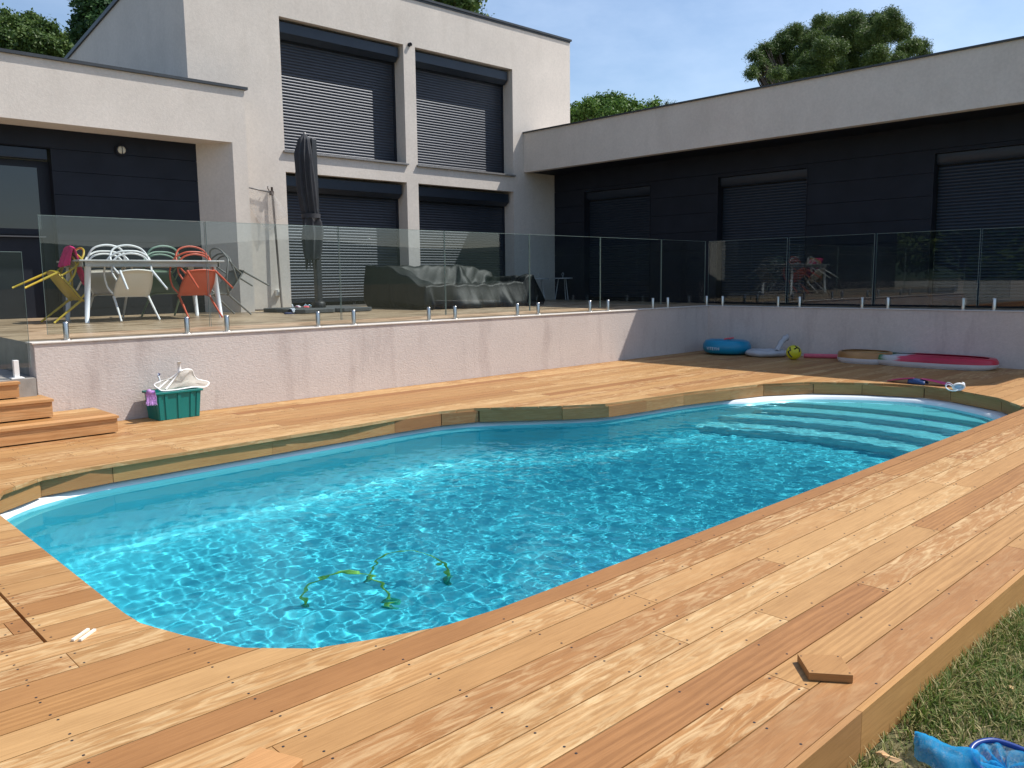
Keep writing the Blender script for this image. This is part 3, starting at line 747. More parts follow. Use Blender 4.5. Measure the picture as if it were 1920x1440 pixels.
for a, b in zip(zsm[:-1], zsm[1:]):
    b2 = max(b, .76)
    for y0, y1 in spans: q.box(DX, DX+.03, y0, y1, b2+.006, a)
    for y0, y1, zt in wins:
        if a > zt+.01: q.box(DX, DX+.03, y0, y1, max(b2+.006, zt), a)
q.box(DX+.04, DX+.06, WE, HY-.002, wt_, FZ0+.007)
for y0, y1 in spans: q.box(DX+.04, DX+.06, y0, y1, .76, wt_)
q.build('dark_cladding', 'cladding', house)
for y0, y1, zt in wins:
    w = bpy.data.objects.new('window', None); SC.collection.objects.link(w); w.parent = house
    q = MB(); t = .012
    q.box(DX-.01, DX+.20, y0, y0+t, .78, zt); q.box(DX-.01, DX+.20, y1-t, y1, .78, zt); q.box(DX-.01, DX+.20, y0+t, y1-t, zt-t, zt); q.build('trim', 'anthracite', w)
    Mr = Matrix(((0, 1, 0, DX+.15), (-1, 0, 0, y1), (0, 0, 1, 0), (0, 0, 0, 1)))
    shutter(t+.02, y1-y0-t-.02, .86, zt-.2, 0, M=Mr, parent=w, mat='box_metal')
    rb_ = roller_box(t+.002, y1-y0-t-.002, zt-t-.002, .0, .17, .09); rb_.xform(Mr); rb_.build('shutter_box', 'box_metal', w, bevel=.004)
q = MB(); q.box(DX+.16, DX+.2, WE, HY-.3, .7, 3.5); q.build('backing', 'dark_void', house)
# ================================================================== GLASS BALUSTRADES
GY_ = 8.19; GXR = 12.60; GT = 1.88; GXR = 12.54; GB = .83
def spigot(parent, x, y, z=.772):
    q = MB(); q.lathe([(.0, .006), (.045, .006), (.045, .0), (.0, 0)][::-1], 0, 0, 20); q.lathe([(.024, .004), (.024, .155), (.020, .166), (.0, .168)][::-1], 0, 0, 18)
    q.xform(Matrix.Translation((x, y, z))); return q.build('spigot', 'steel', parent)
def panel(parent, p0, p1, z0, z1, t=.012):
    """pane between two ground points, slim polished edges as their own strips"""
    d = Vector((p1[0]-p0[0], p1[1]-p0[1])).normalized(); n = Vector((-d.y, d.x))*t/2; a, b = Vector(p0), Vector(p1); e = d*.0016
    q = MB(); q.prism([tuple(a-n+e), tuple(b-n-e), tuple(b+n-e), tuple(a+n+e)], z0+.001, z1-.004)
    o = q.build('pane', 'balustrade_glass', parent)
    q = MB(); q.prism([tuple(a-n), tuple(a-n+e*.9), tuple(a+n+e*.9), tuple(a+n)], z0, z1); q.prism([tuple(b-n-e*.9), tuple(b-n), tuple(b+n), tuple(b+n-e*.9)], z0, z1)
    q.prism([tuple(a-n+e), tuple(b-n-e), tuple(b+n-e), tuple(a+n+e)], z1-.0035, z1)
    q.build('polished_edge', 'glass_edge', o); return o
bal = thing('glass_balustrade', 'clear frameless glass balustrade on steel spigots along the front of the terrace', 'balustrade', (0, 0, 0), 0, 'frameless glass balustrades')
xs = [PY(69, 402, GY_).x]+[PY(px, 430, GY_).x for px in (384.5, 634, 832.5, 992, 1125.5, 1240.5)]+[GXR-.02]
xs = [xs[0]]+xs[1:-1]+[GXR-.015]
for a, b in zip(xs[:-1], xs[1:]): panel(bal, (a+.006, GY_), (b-.006, GY_), GB, GT)
for px, py in ((125, 620), (352, 609), (427, 604), (598, 600), (665, 597), (806, 588), (855, 586), (972, 580), (1011, 578), (1108, 573), (1142, 572), (1226, 565), (1254, 563), (1327, 560)):
    spigot(bal, PY(px, py, GY_-.02).x, GY_)
bal2 = thing('glass_balustrade', 'glass balustrade along the right-hand terrace wall, mirroring the dining chairs', 'balustrade', (0, 0, 0), 0, 'frameless glass balustrades')
GXF = lambda y: 12.56+(8.14-y)*.006
ys = [GY_-.02]+[PX(px, 460, 12.6).y for px in (1480, 1643, 1840)]+[3.0, 1.4]
for a, b in zip(ys[:-1], ys[1:]):
    sk2 = -(a-b)/2*.034; panel(bal2, (GXF(b)+sk2, b+.006), (GXF(a)-sk2, a-.006), GB, GT)
for px in (1357, 1461, 1501, 1618, 1666, 1807, 1865): yq = PX(px, 566, 12.6).y; spigot(bal2, GXF(yq), yq)
bal3 = thing('glass_balustrade', 'lower glass panel beside the wooden steps at the left edge', 'balustrade', (0, 0, 0), 0, 'frameless glass balustrades')
gp = PY(40, 472, 8.10); panel(bal3, (-1.2, 8.10), (gp.x, 8.10), .56, gp.z)
g0 = PY(29.5, 700, 8.10); q = MB(); q.box(-.02, .02, -.025, .025, 0, .16); q.box(-.05, .05, -.05, .05, 0, .012); q.xform(Matrix.Translation((g0.x, 8.08, .472))); q.build('spigot', 'white_plastic', bal3, bevel=.003)

# low garden wall and hedge that the balustrade mirrors
gw = thing('garden_wall', 'low white rendered wall at the far left end of the terrace', 'wall'); q = MB(); q.box(-8.2, -8.0, -4, 16, -.3, 1.0); q.build('wall', 'house_plaster', gw)

# ================================================================== WOODEN STEPS
st = thing('wooden_steps', 'three broad hardwood steps up to the terrace by the rendered wall', 'steps', (0, 0, 0))
def step(x1, y0, y1, z0, z1):
    s = bpy.data.objects.new('step', None); SC.collection.objects.link(s); s.parent = st; s.empty_display_size = .1
    q = MB(); rn = rr3(); q.prism([(-3, y0+.004), (x1-.004, y0+.004), (x1-.004, y1), (-3, y1)], z0+.012, z1-.0225, 0, rn, lambda p: (p[0], p[1])); q.build('riser', 'step_wood', s)
    y = y0-.012; i = 0
    while y < y1-.02:
        yn = min(y+.146, y1-.003); q = MB(); q.prism([(-3, y), (x1+.006, y), (x1+.006, yn), (-3, yn)], z1-.022, z1, 0, rr3(), lambda p: (p[0], p[1])); q.build('tread_board', 'deck_wood' if i else 'step_wood', s); y = yn+.004; i += 1
c1 = G(224, 812, 0); step(c1.x, 7.42, 8.075, 0, .152)
step(1.985, 7.70, 8.075, .153, .315); 
step(1.80, 7.93, 8.075, .316, .46)

# ================================================================== DINING TABLE
TZ = tz(11.4)
tx0, tx1 = PY(148, 488, 11.05).x, PY(421, 489, 11.05).x; ty0, ty1 = 11.05, 11.98; ttop = PY(300, 487.5, 11.05).z
tb = thing('dining_table', 'long white-legged dining table with a beige top on the terrace', 'table', ((tx0+tx1)/2, (ty0+ty1)/2, TZ))
Mt = Matrix.Translation(-tb.location)
q = MB(); q.box(tx0, tx1, ty0, ty1, ttop-.022, ttop); q.xform(Mt).build('tabletop', 'table_top', tb, bevel=.006)
q = MB(); q.box(tx0+.06, tx1-.06, ty0+.05, ty0+.08, ttop-.085, ttop-.024); q.box(tx0+.06, tx1-.06, ty1-.08, ty1-.05, ttop-.085, ttop-.024)
q.box(tx0+.05, tx0+.08, ty0+.05, ty1-.05, ttop-.085, ttop-.024); q.box(tx1-.08, tx1-.05, ty0+.05, ty1-.05, ttop-.085, ttop-.024); q.xform(Mt).build('apron', 'table_top', tb)
for sx, x in ((-1, tx0+.13), (1, tx1-.13)):
    for sy, y in ((-1, ty0+.10), (1, ty1-.10)):
        q = MB(); q.tube([(x, y, ttop-.025), (x+sx*.07, y+sy*.03, TZ)], [.040, .026], 16); q.xform(Mt).build('leg', 'table_white', tb)

# ================================================================== CHAIRS (interlaced hoop backs, tipped against the table)
def chair_parts(mat, seatmat=None):
    """local frame: pivot at the front feet, front towards +y"""
    P = []
    F0 = .25                                  # front feet at y = 0
    s = MB(); rows = []
    for i in range(11):
        t = i/10; y = -.02-.44*t; w = .215+.018*math.sin(math.pi*t) - .03*t*t; row = []
        for j in range(9):
            u = -1+2*j/8; z = .452-.018*math.sin(math.pi*t)*(1-u*u)-.012*t + (.010 if t < .05 else 0); row.append((u*w, y+(.02 if abs(u) > .9 and (t < .05) else 0)-(.025*(1-u*u) if t > .95 else 0), z))
        rows.append(row)
    s.grid(rows, 0, True); low = [[(x, y, z-.022) for x, y, z in r] for r in rows]; s.grid([r[::-1] for r in low], 0, True)
    rim = [rows[0][j] for j in range(9)]+[rows[i][8] for i in range(1, 11)]+[rows[10][j] for j in range(7, -1, -1)]+[rows[i][0] for i in range(9, 0, -1)]
    s.grid([[p for p in rim], [(x*1.01, y, z-.011) for x, y, z in rim], [(x, y, z-.022) for x, y, z in rim]], 0, True, False, True)
    P.append(('seat', s, seatmat or mat))
    for sx in (-1, 1):
        l = MB(); l.tube(catmull([(sx*.235, 0, 0), (sx*.222, -.015, .22), (sx*.212, -.03, .44)], 5), [.0125]*5+[.015]*5+[.018], 10); P.append(('leg', l, mat))
        l = MB(); l.tube(catmull([(sx*.235, -.52, 0), (sx*.215, -.485, .22), (sx*.195, -.45, .44)], 5), [.0125]*5+[.015]*5+[.018], 10); P.append(('leg', l, mat))
    def hoop(half, r=.0125):
        full = half+[(-x, y, z) for x, y, z in half[:-1][::-1]]; h = MB(); h.tube(catmull(full, 6), r, 9); P.append(('back_hoop', h, mat))
    hoop([(.205, -.05, .44), (.270, -.10, .56), (.295, -.24, .67), (.26, -.40, .735), (.14, -.495, .76), (0, -.515, .765)])
    hoop([(.20, -.40, .44), (.232, -.40, .60), (.225, -.44, .76), (.155, -.49, .855), (0, -.515, .885)])
    hoop([(.20, -.28, .44), (.245, -.34, .56), (.215, -.42, .66), (.14, -.49, .70), (0, -.52, .71)])
    return P
def place_chair(name, label, x, y, heading, tilt, mat, seatmat=None, scale=1.0, dz=0):
    """heading: direction the chair front points to (radians from +x)"""
    t = thing(name, label, 'chair', (x, y, tz(y)+.0125+dz), 0, 'hoop-backed chairs tipped against the table')
    M = Matrix.Rotation(heading-math.pi/2, 4, 'Z') @ Matrix.Rotation(-tilt, 4, 'X') @ Matrix.Scale(scale, 4)
    for n_, q, mt in chair_parts(mat, seatmat): q.xform(M).build(n_, mt, t)
    return t
cy0 = 11.02-.07
CH = [('garden_chair', 'white hoop-back chair leaning its cream seat on the front of the table', 3.90, 10.90, R(88), R(50), 'white_plastic', 'cream_seat'),
      ('garden_chair', 'brick red hoop-back chair leaning on the front right of the table', 4.76, 10.93, R(92), R(50), 'red_plastic', None),
      ('garden_chair', 'white hoop-back chair on the far side of the table, behind its left leg', 3.84, 12.06, R(-92), R(48), 'white_plastic', 'cream_seat'),
      ('garden_chair', 'sage green hoop-back chair on the far side of the table', 4.56, 12.06, R(-88), R(48), 'green_plastic', None),
      ('garden_chair', 'mustard yellow hoop-back chair tipped against the left end of the table', 2.97, 11.46, R(3), R(56), 'mustard_plastic', None),
      ('garden_chair', 'grey hoop-back chair tipped against the right end of the table by the pier', 5.62, 11.62, R(184), R(52), 'grey_plastic', None)]
chairs = [place_chair(*c) for c in CH]
# pink cloth hung over the mustard chair's back
q = MB(); P = []
c0 = Vector(chairs[4].location)
for i in range(26):
    t = i/25; row = []
    for j in range(15):
        u = -1+2*j/14; s_ = t*2-1
        # folded over the hoop: s<0 hangs outside (left), s>0 hangs inside
        drop = .36*max(0, abs(s_)-.12)**1.05*(1.5 if s_ > 0 else .75)
        row.append((.075*s_+.03*math.sin(5*u+t*4)*abs(s_)+(.10*max(0, s_)), u*.20*(1-.25*abs(s_))+.01*math.sin(t*9), -drop+.018*math.sin(u*6+1)*abs(s_)-.03*u*u))
    P.append(row)
q.grid(P, 0, True)
pc = q.build('pink_towel', 'pink_cloth'); sm = pc.modifiers.new('t', 'SOLIDIFY'); sm.thickness = .014
dm = pc.modifiers.new('s', 'SUBSURF'); dm.levels = 1; dm.render_levels = 2
pp = PY(128, 461, 11.45); pc.location = (pp.x, 11.45, pp.z); tag(pc, 'bright pink towel slung over the yellow chair', 'towel')

# ================================================================== CLOSED PARASOL
ux, uy = G(597, 584, tz(11.7)).x, G(597, 584, tz(11.7)).y; UZ = tz(uy)
um = thing('parasol', 'closed charcoal cantilever parasol standing on dark slabs', 'parasol', (ux, uy, UZ)); Mu = Matrix.Translation(-um.location)
def U(px, py, dy=0): return PY(px, py, uy+dy)
ptop = U(596, 262).z; pxo = ux
q = MB(); q.box(pxo-.03, pxo+.06, uy-.055, uy+.055, UZ+.06, ptop); q.xform(Mu).build('pole', 'umbrella_metal', um, bevel=.01)
q = MB(); q.box(pxo-.10, pxo-.055, uy-.02, uy+.02, U(580, 330).z, ptop-.02); q.box(pxo-.115, pxo-.035, uy-.035, uy+.035, ptop-.09, ptop+.005); q.xform(Mu).build('arm', 'umbrella_metal', um, bevel=.006)
q = MB(); q.lathe([(.105, .0), (.115, .03), (.105, .10), (.085, .115), (0, .115)][::-1], pxo+.01, uy, 26); q.v = [(x, y, z+UZ+.045) for x, y, z in q.v]; q.xform(Mu).build('collar', 'black_rubber', um)
for i, (a, b, c, d) in enumerate(((-.68, -.02, -.62, .0), (.0, .66, -.62, .02), (-.66, -.03, .03, .64), (.01, .70, .05, .66))):
    w = (b-a)/2; cxx = ux+(a+b)/2; cyy = uy+(c+d)/2; hd = (d-c)/2; ch = .09
    poly = [(cxx-w+ch, cyy-hd), (cxx+w-ch, cyy-hd), (cxx+w, cyy-hd+ch), (cxx+w, cyy+hd-ch), (cxx+w-ch, cyy+hd), (cxx-w+ch, cyy+hd), (cxx-w, cyy+hd-ch), (cxx-w, cyy-hd+ch)]
    q = MB(); q.prism(poly, UZ+.003, UZ+.062); q.xform(Mu).build('base_slab', 'slab', um, bevel=.008)
# furled canopy: folded star cross-section that bulges, is tied, then flares
def canopy(keys, folds, seed, closed_top=True):
    rows = []; rnd = random.Random(seed); ph = [rnd.uniform(0, 6.28) for _ in range(6)]
    nk = 34; M_ = 84
    for i in range(nk):
        t = i/(nk-1)*(len(keys)-1); k = min(int(t), len(keys)-2); f = t-k; f = f*f*(3-2*f)
        cx, z, r, amp, cyf = [keys[k][j]+(keys[k+1][j]-keys[k][j])*f for j in range(5)]
        row = []
        for j in range(M_):
            a = 2*math.pi*j/M_
            w = abs(math.sin(a*folds/2+.35*math.sin(z*2.3+ph[0])+.5*math.sin(a*2+ph[1])))**.7
            rr = r*(1-amp*w+.10*math.sin(a*3+ph[2]+z*1.1)*amp*2)
            row.append((cx+rr*math.cos(a), uy+cyf+rr*math.sin(a)*.9, z))
        rows.append(row)
    return rows
KP = [(571, 252, 8, .25), (570, 262, 12, .30), (570, 290, 18, .38), (573, 330, 19.5, .42), (577, 370, 19.5, .42), (581, 396, 17, .38), (583, 405, 16, .35), (584, 416, 20, .45), (585, 440, 23, .5), (584, 470, 20, .5), (584, 488, 15, .5)]
keys = []
for px, py, rpx, amp in KP:
    p = U(px, py, -.05); dep = (p-EYE).dot(FWD); keys.append((p.x, p.z, rpx/FPX*dep, amp, -.05))
keys[0] = (keys[0][0], keys[0][1], .03, .1, -.05)
q = MB(); q.grid(canopy(keys[:7], 9, 3), 0, True, False, True); q.xform(Mu); can = q.build('canopy', 'canopy_cloth', um)
q = MB(); rows = canopy(keys[6:], 7, 8); 
for j, p in enumerate(rows[-1]): rows[-1][j] = (p[0], p[1], p[2]+.10*math.sin(j*.45)+.05*math.sin(j*.9+1))
q.grid(rows, 0, True, False, True); q.xform(Mu); sk_ = q.build('skirt', 'canopy_cloth', can); s2 = sk_.modifiers.new('t', 'SOLIDIFY'); s2.thickness = .004
k5 = keys[6]; q = MB(); q.lathe([(k5[2]+.012, k5[1]-.035), (k5[2]+.012, k5[1]+.03)], k5[0], uy-.05, 24); q.xform(Mu); st_ = q.build('strap', 'canopy_cloth', can)
q = MB(); q.lathe([(0, keys[0][1]+.035), (.02, keys[0][1]+.03), (.028, keys[0][1])], keys[0][0], uy-.05, 14); q.xform(Mu); q.build('finial', 'sill_metal', can)

# ================================================================== COVERED SOFA
def cloth_cover():
    x0, x1, y0, y1 = 8.36, 10.86, 10.75, 12.45
    zf_ = tz(11.6); nx_, ny_ = 150, 96
    prof = lambda px, py, yy: PY(px, py, yy).z-zf_
    hb = PY(760, 499, y1-.1).z-zf_                # height at the back
    P = []
    def Hf(x, y):
        u = (x-x0)/(x1-x0); v = (y-y0)/(y1-y0)
        back = hb*(.985 if u < .80 else .985-.9*(u-.80))
        h = .37+.02*math.sin(9*u)                                                     # seat cushions
        h = max(h, back*min(1, max(0, (v-.52)/.16))**.6) if v > .52 else h
        arm = (.34+(back-.34)*min(1, max(0, v/.62))) if u < .17 else 0; h = max(h, arm*(1-max(0, (u-.12)/.05)*.35))
        if u > .90: h = max(h, .50)
        pk = math.hypot((u-.66)/.10, (v-.66)/.20); h = max(h, hb*1.02*(1-pk*.62)) if pk < 1.2 else h
        # sag between the forms
        h += .018*math.sin(23*u+7*v)*math.sin(17*v+3)+.012*math.sin(41*u-19*v)
        return h
    raw = np.zeros((ny_, nx_))
    for j in range(ny_):
        for i in range(nx_): raw[j, i] = Hf(x0+(x1-x0)*i/(nx_-1), y0+(y1-y0)*j/(ny_-1))
    for _ in range(7):
        pdd = np.pad(raw, 1, mode='edge'); raw = (pdd[1:-1, 1:-1]*2+pdd[:-2, 1:-1]+pdd[2:, 1:-1]+pdd[1:-1, :-2]+pdd[1:-1, 2:])/6
    # tight creases
    U_, V_ = np.meshgrid(np.linspace(0, 1, nx_), np.linspace(0, 1, ny_))
    cre = np.abs(np.sin(34*U_+9*np.sin(5*V_)+6*V_))**.6*.028+np.abs(np.sin(19*U_-27*V_+2*np.sin(9*U_)))**.5*.020
    raw += cre*np.clip(1.2-V_, .2, 1)*np.clip(U_*3-.4, .12, 1)
    V = []; skirt = 14
    rows = []
    def outl(i, j):
        return Vector((x0+(x1-x0)*i/(nx_-1), y0+(y1-y0)*j/(ny_-1), zf_+raw[j, i]))
    for j in range(ny_):
        rows.append([outl(i, j) for i in range(nx_)])
    q = MB(); q.grid([[p for p in r] for r in rows], 0, True)
    # skirts to the ground with vertical folds
    ringp = [(i, 0) for i in range(nx_)]+[(nx_-1, j) for j in range(1, ny_)]+[(i, ny_-1) for i in range(nx_-2, -1, -1)]+[(0, j) for j in range(ny_-2, 0, -1)]
    cx, cy = (x0+x1)/2, (y0+y1)/2; top = [outl(i, j) for i, j in ringp]; RS = []
    for k in range(skirt+1):
        t = k/skirt; ringr = []
        for n_, p in enumerate(top):
            dx = -1 if abs(p.x-x0) < 1e-6 else (1 if abs(p.x-x1) < 1e-6 else 0); dy = -1 if abs(p.y-y0) < 1e-6 else (1 if abs(p.y-y1) < 1e-6 else 0)
            fold = max(0, math.sin(n_*.13+2.1*math.sin(n_*.031)+1.2*math.sin(n_*.071)))**2*(.075 if dy < 0 else .02)+.012*math.sin(n_*.31+t*2)*(1 if dy < 0 else .3)
            fr = (.16*min(1, max(0, (p.x-x0-.5)/.5)) if dy < 0 else .0)+.03
            o_ = (t**1.5)*(fr+fold*1.6)+.02*math.sin(t*3.14)
            tuck = .05*max(0, t-.85)/.15
            z = zf_+.004+(p.z-zf_-.004)*(1-t)**1.0
            ringr.append((p.x+dx*(o_-tuck), p.y+dy*(o_-tuck), z))
        RS.append(ringr)
    q.grid(RS[::-1], 0, True, False, True)
    return q.build('furniture_cover', 'tarp')
cv = cloth_cover(); tag(cv, 'crumpled black tarpaulin draped over a garden sofa', 'cover')

# ================================================================== SMALL SIDE TABLES
def side_table(px0, px1, pyt, pyb, label):
    c = PX((px0+px1)/2, 560, 13.22)
    if c.y > 12.5: c = PY((px0+px1)/2, 560, 12.5)
    z0 = tz(c.y)
    t = thing('side_table', label, 'table', (c.x, c.y, z0), 0, 'small round tray tables with a ring handle')
    dep = (c-EYE).dot(FWD); r = (px1-px0)/2/FPX*dep; h = PY((px0+px1)/2, pyt, c.y).z-z0
    q = MB(); q.lathe([(0, h-.008), (r, h-.008), (r, h+.014), (r-.006, h+.014), (r-.01, h), (0, h)], 0, 0, 36); q.build('tray', 'side_table_grey', t)
    for k in range(3):
        a = k*2*math.pi/3+.4; q = MB(); q.tube([(math.cos(a)*r*.45, math.sin(a)*r*.45, h-.008), (math.cos(a)*r*.82, math.sin(a)*r*.82, 0)], .0085, 8); q.build('leg', 'side_table_grey', t)
    q = MB(); q.tube([(0, 0, h), (0, 0, h+.06)], .006, 8); q.tube([(math.cos(a)*.028, 0, h+.088+math.sin(a)*.032) for a in [i*2*math.pi/20 for i in range(20)]], .005, 8, closed=True); q.build('ring_handle', 'side_table_grey', t)
side_table(1037, 1074, 522, 562, 'small round side table in front of the dark cladding')
side_table(994, 1030, 523, 563, 'small round side table against the beige wall beside the covered sofa')

# ================================================================== SHOES AND BITS BY THE WINDOW
def slipper(label, px, py, z, mats, rz, tilt=0, stripes=True, L=.25, wd=.092):
    p = G(px, py, tz(12.2)+z); t = thing('slipper', label, 'slipper', (p.x, p.y, tz(p.y)+z+.002), rz, 'pool slippers dropped by the window')
    M = Matrix.Rotation(tilt, 4, 'X')
    out = [(math.cos(a)*L/2, math.sin(a)*wd/2*(1.0+.18*math.cos(a))) for a in [i*2*math.pi/26 for i in range(26)]]
    q = MB(); q.prism(out, 0, .026); q.xform(M).build('sole', mats[0], t, bevel=.006)
    def band(x0, x1, r, th, mt, nm, par):
        q = MB(); P = []
        for i in range(6):
            x = x0+(x1-x0)*i/5; P.append([(x, math.cos(a)*(wd/2+th), .018+math.sin(a)*(.052+th+(.010*math.sin(math.pi*i/5)))) for a in [math.pi*k/14 for k in range(15)]])
        q.grid(P, 0, True); o = q.xform(M).build(nm, mt, par); s_ = o.modifiers.new('t', 'SOLIDIFY'); s_.thickness = .004; return o
    b = band(-.015, .075, 0, 0, mats[1], 'strap', t)
    if stripes:
        for k in range(3): band(.0+k*.026, .011+k*.026, 0, .0035, 'print_white', 'stripe', b)
slipper('navy slipper with three white stripes nearest the parasol slabs', 545, 588, 0, ('navy', 'navy'), R(15))
slipper('navy slipper with white stripes lying behind the pink one', 541, 580, 0, ('navy', 'navy'), R(-10), R(18))
slipper('pink slipper with white stripes between the navy pair', 557, 583, .0, ('pink', 'pink'), R(35), 0)
slipper('plain coral pink clog to the right of the slippers', 571, 583, 0, ('coral', 'coral'), R(-30), R(14), False, .19, .085)
p = G(585, 579.5, tz(12.6)); q = MB()
for i in range(5): q.tube([(i*.075+.036*math.cos(a), .005*math.sin(i), .04+.032*math.sin(a)) for a in [k*2*math.pi/16 for k in range(16)]], .008, 7, closed=True)
o = q.build('toy_ring_chain', 'goggle_blue'); o.location = (p.x-.12, p.y, tz(p.y)-.0); tag(o, 'chain of pale blue plastic rings on the terrace under the shutter', 'toy')

# ================================================================== SPORTS NET LEANING IN THE NOOK
nt_ = thing('leaning_net', 'dark-framed practice net with torn mesh leaning in the nook beside the parasol', 'net', (0, 0, 0))
yN = HY-.36
A = PY(529, 579, HY-.10); top = PY(509.5, 351, HY-.05)
q = MB(); q.tube([(A.x, A.y, tz(A.y)+.012), (top.x, top.y, top.z)], .018, 10); q.build('upright', 'dark_wood_frame', nt_)
tl_ = PY(457, 349.5, HY-.06); q = MB(); q.tube([(tl_.x, tl_.y, tl_.z), (top.x-.02, top.y-.02, PY(508, 361, HY-.06).z)], .014, 8); q.build('top_bar', 'sill_metal', nt_)
q = MB(); q.tube([(PY(468, 582, HY-.06).x, HY-.06, tz(HY)+.013), (A.x, A.y, tz(A.y)+.013)], .014, 8); q.build('bottom_bar', 'dark_wood_frame', nt_)
c_ = PY(509, 362, HY-.07); q = MB(); q.box(-.03, .03, -.03, .03, -.035, .035); q.tube([(-.03, 0, .01), (-.07, -.01, .08), (-.06, 0, .10)], .008, 7); q.xform(Matrix.Translation((c_.x, c_.y, c_.z))); q.build('clamp', 'dark_wood_frame', nt_, bevel=.004)
q = MB(); P = []
T0, T1 = Vector((tl_.x-.2, HY-.07, tl_.z)), Vector((c_.x+.02, HY-.10, c_.z))
for i in range(22):
    s_ = i/21; row = []
    sag = .06+.60*math.sin(math.pi*min(1, s_*.78+.02))**1.1*(.4+.8*s_)
    for j in range(18):
        t = j/17; p = T0.lerp(T1, s_); row.append((p.x+.10*t*math.sin(3*s_), p.y-.03*math.sin(6*s_+2*t)-.02*t, p.z-t*sag+.015*math.sin(9*s_)*t))
    P.append(row)
q.grid(P, 0, True); q.build('mesh', 'net_grey', nt_)
q = MB(); P = []
for i in range(16):
    s_ = i/15; row = []
    for j in range(10):
        t = j/9; a = PY(509+2*t, 364, HY-.12); b = PY(546, 395, HY-.12); c__ = PY(516, 408, HY-.12)
        p = a.lerp(b, s_) if s_ < .5 else a.lerp(b, .5+.5*(s_-.5)); e = PY(509+30*math.sin(s_*1.5), 362+46*s_, HY-.12); f = PY(511+6*s_, 362+50*s_, HY-.12)
        g_ = f.lerp(e, t); row.append((g_.x, g_.y-.03*math.sin(3*t+2*s_), g_.z-.01*math.sin(5*t)))
    P.append(row)
q.grid(P, 0, True); q.build('mesh', 'net_grey', nt_)

# ================================================================== TEAL CRATE AND ITS CONTENTS
c = G(274, 787, 0); CX, CY = 3.075, 7.90
cr_ = thing('storage_crate', 'teal ribbed plastic crate of pool gear against the rendered wall', 'crate', (CX, CY, .0015), R(2))
W2, D2, HC = .215, .135, .262
def crate_shell():
    q = MB(); n_ = 4
    def ringz(s_, z, inset=0): return [(x*s_-math.copysign(inset, x), y*s_-math.copysign(inset, y), z) for x, y in ((-W2, -D2), (W2, -D2), (W2, D2), (-W2, D2))]
    R0, R1 = ringz(.90, 0), ringz(1.0, HC); I0, I1 = ringz(.90, .008, .006), ringz(1.0, HC, .006)
    q.face(R0[::-1]); q.face(I0)
    for i in range(4):
        j = (i+1) % 4; q.face([R0[i], R0[j], R1[j], R1[i]]); q.face([I0[j], I0[i], I1[i], I1[j]]); q.face([R1[i], R1[j], I1[j], I1[i]])
    for i in range(7):                                   # ribs
        if i in (2, 4): continue
        x = -W2*.86+i*W2*1.72/6
        for sy in (-1, 1):
            a = [(x*.93, sy*D2*.903, .004), (x, sy*D2*1.0, HC-.02)]
            for w_ in (.014,):
                q.face([(a[0][0]-w_, a[0][1]+sy*.007, a[0][2]), (a[0][0]+w_, a[0][1]+sy*.007, a[0][2]), (a[1][0]+w_, a[1][1]+sy*.007, a[1][2]), (a[1][0]-w_, a[1][1]+sy*.007, a[1][2])])
                for s3 in (-1, 1): q.face([(a[0][0]+s3*w_, a[0][1]-sy*.002, a[0][2]), (a[0][0]+s3*w_, a[0][1]+sy*.007, a[0][2]), (a[1][0]+s3*w_, a[1][1]+sy*.007, a[1][2]), (a[1][0]+s3*w_, a[1][1]-sy*.002, a[1][2])])
    for y_ in (-.07, .0, .07):
        for sx in (-1, 1):
            q.face([(sx*W2*.907, y_*.9-.012, .004), (sx*W2*.907, y_*.9+.012, .004), (sx*(W2+.007), y_+.012, HC-.02), (sx*(W2+.007), y_-.012, HC-.02)])
    return q
crate_shell().build('body', 'crate_teal', cr_)
q = MB()
for (a, b, c1_, d) in ((-W2-.016, W2+.016, -D2-.016, -D2+.001), (-W2-.016, W2+.016, D2-.001, D2+.016), (-W2-.016, -W2+.001, -D2+.001, D2-.001), (W2-.001, W2+.016, -D2+.001, D2-.001)): q.box(a, b, c1_, d, HC-.016, HC+.004)
q.build('rim', 'crate_teal', cr_, bevel=.003)
def CRP(px, py, y=None): p = PY(px, py, y if y else CY); return p
# skimmer net lying in the crate
sk = thing('skimmer_net', 'cream pool skimmer net with a white frame sticking out of the teal crate', 'net', (0, 0, 0))
pts = [(289, 722, -.06), (300, 716, -.06), (322, 709, -.05), (340, 695, -.04), (358, 693.5, .02), (364, 705, .06), (372, 712, .07), (391, 717, .05), (384, 726, .0), (362, 726, -.06), (330, 731, -.10), (305, 733, -.10), (297, 729, -.09)]
fr = [PY(px, py, CY+dy) for px, py, dy in pts]
q = MB(); q.tube(catmull(fr, 5, True), .0085, 9, closed=True); q.build('frame', 'white_plastic', sk)
q = MB(); q.tube([PY(311, 730, CY-.1), PY(337, 697, CY-.05)], .008, 8); q.tube([PY(297, 729, CY-.09), PY(316, 712, CY-.07), PY(338, 696, CY-.05)], .007, 8); q.build('brace', 'white_plastic', sk)
q = MB(); q.tube([PY(337, 700, CY-.03), PY(335.5, 678, CY-.03)], .016, 14); q.tube([PY(331, 706, CY-.02), PY(337, 697, CY-.03)], .014, 12); q.build('handle_socket', 'white_plastic', sk)
loop = catmull(fr, 4, True); cen = sum(loop, Vector())/len(loop); cen = cen+Vector((0, .0, -.005))
rows = []
for k in range(9):
    t = k/8; rows.append([p.lerp(cen, t)+Vector((.01*math.sin(i*.9)*math.sin(t*3.1), -.035*math.sin(t*3.14)*(.6+.4*math.sin(i*.5)), .026*math.sin(t*3.14)*math.sin(i*.37+1)+.02*math.sin(t*3.14))) for i, p in enumerate(loop)])
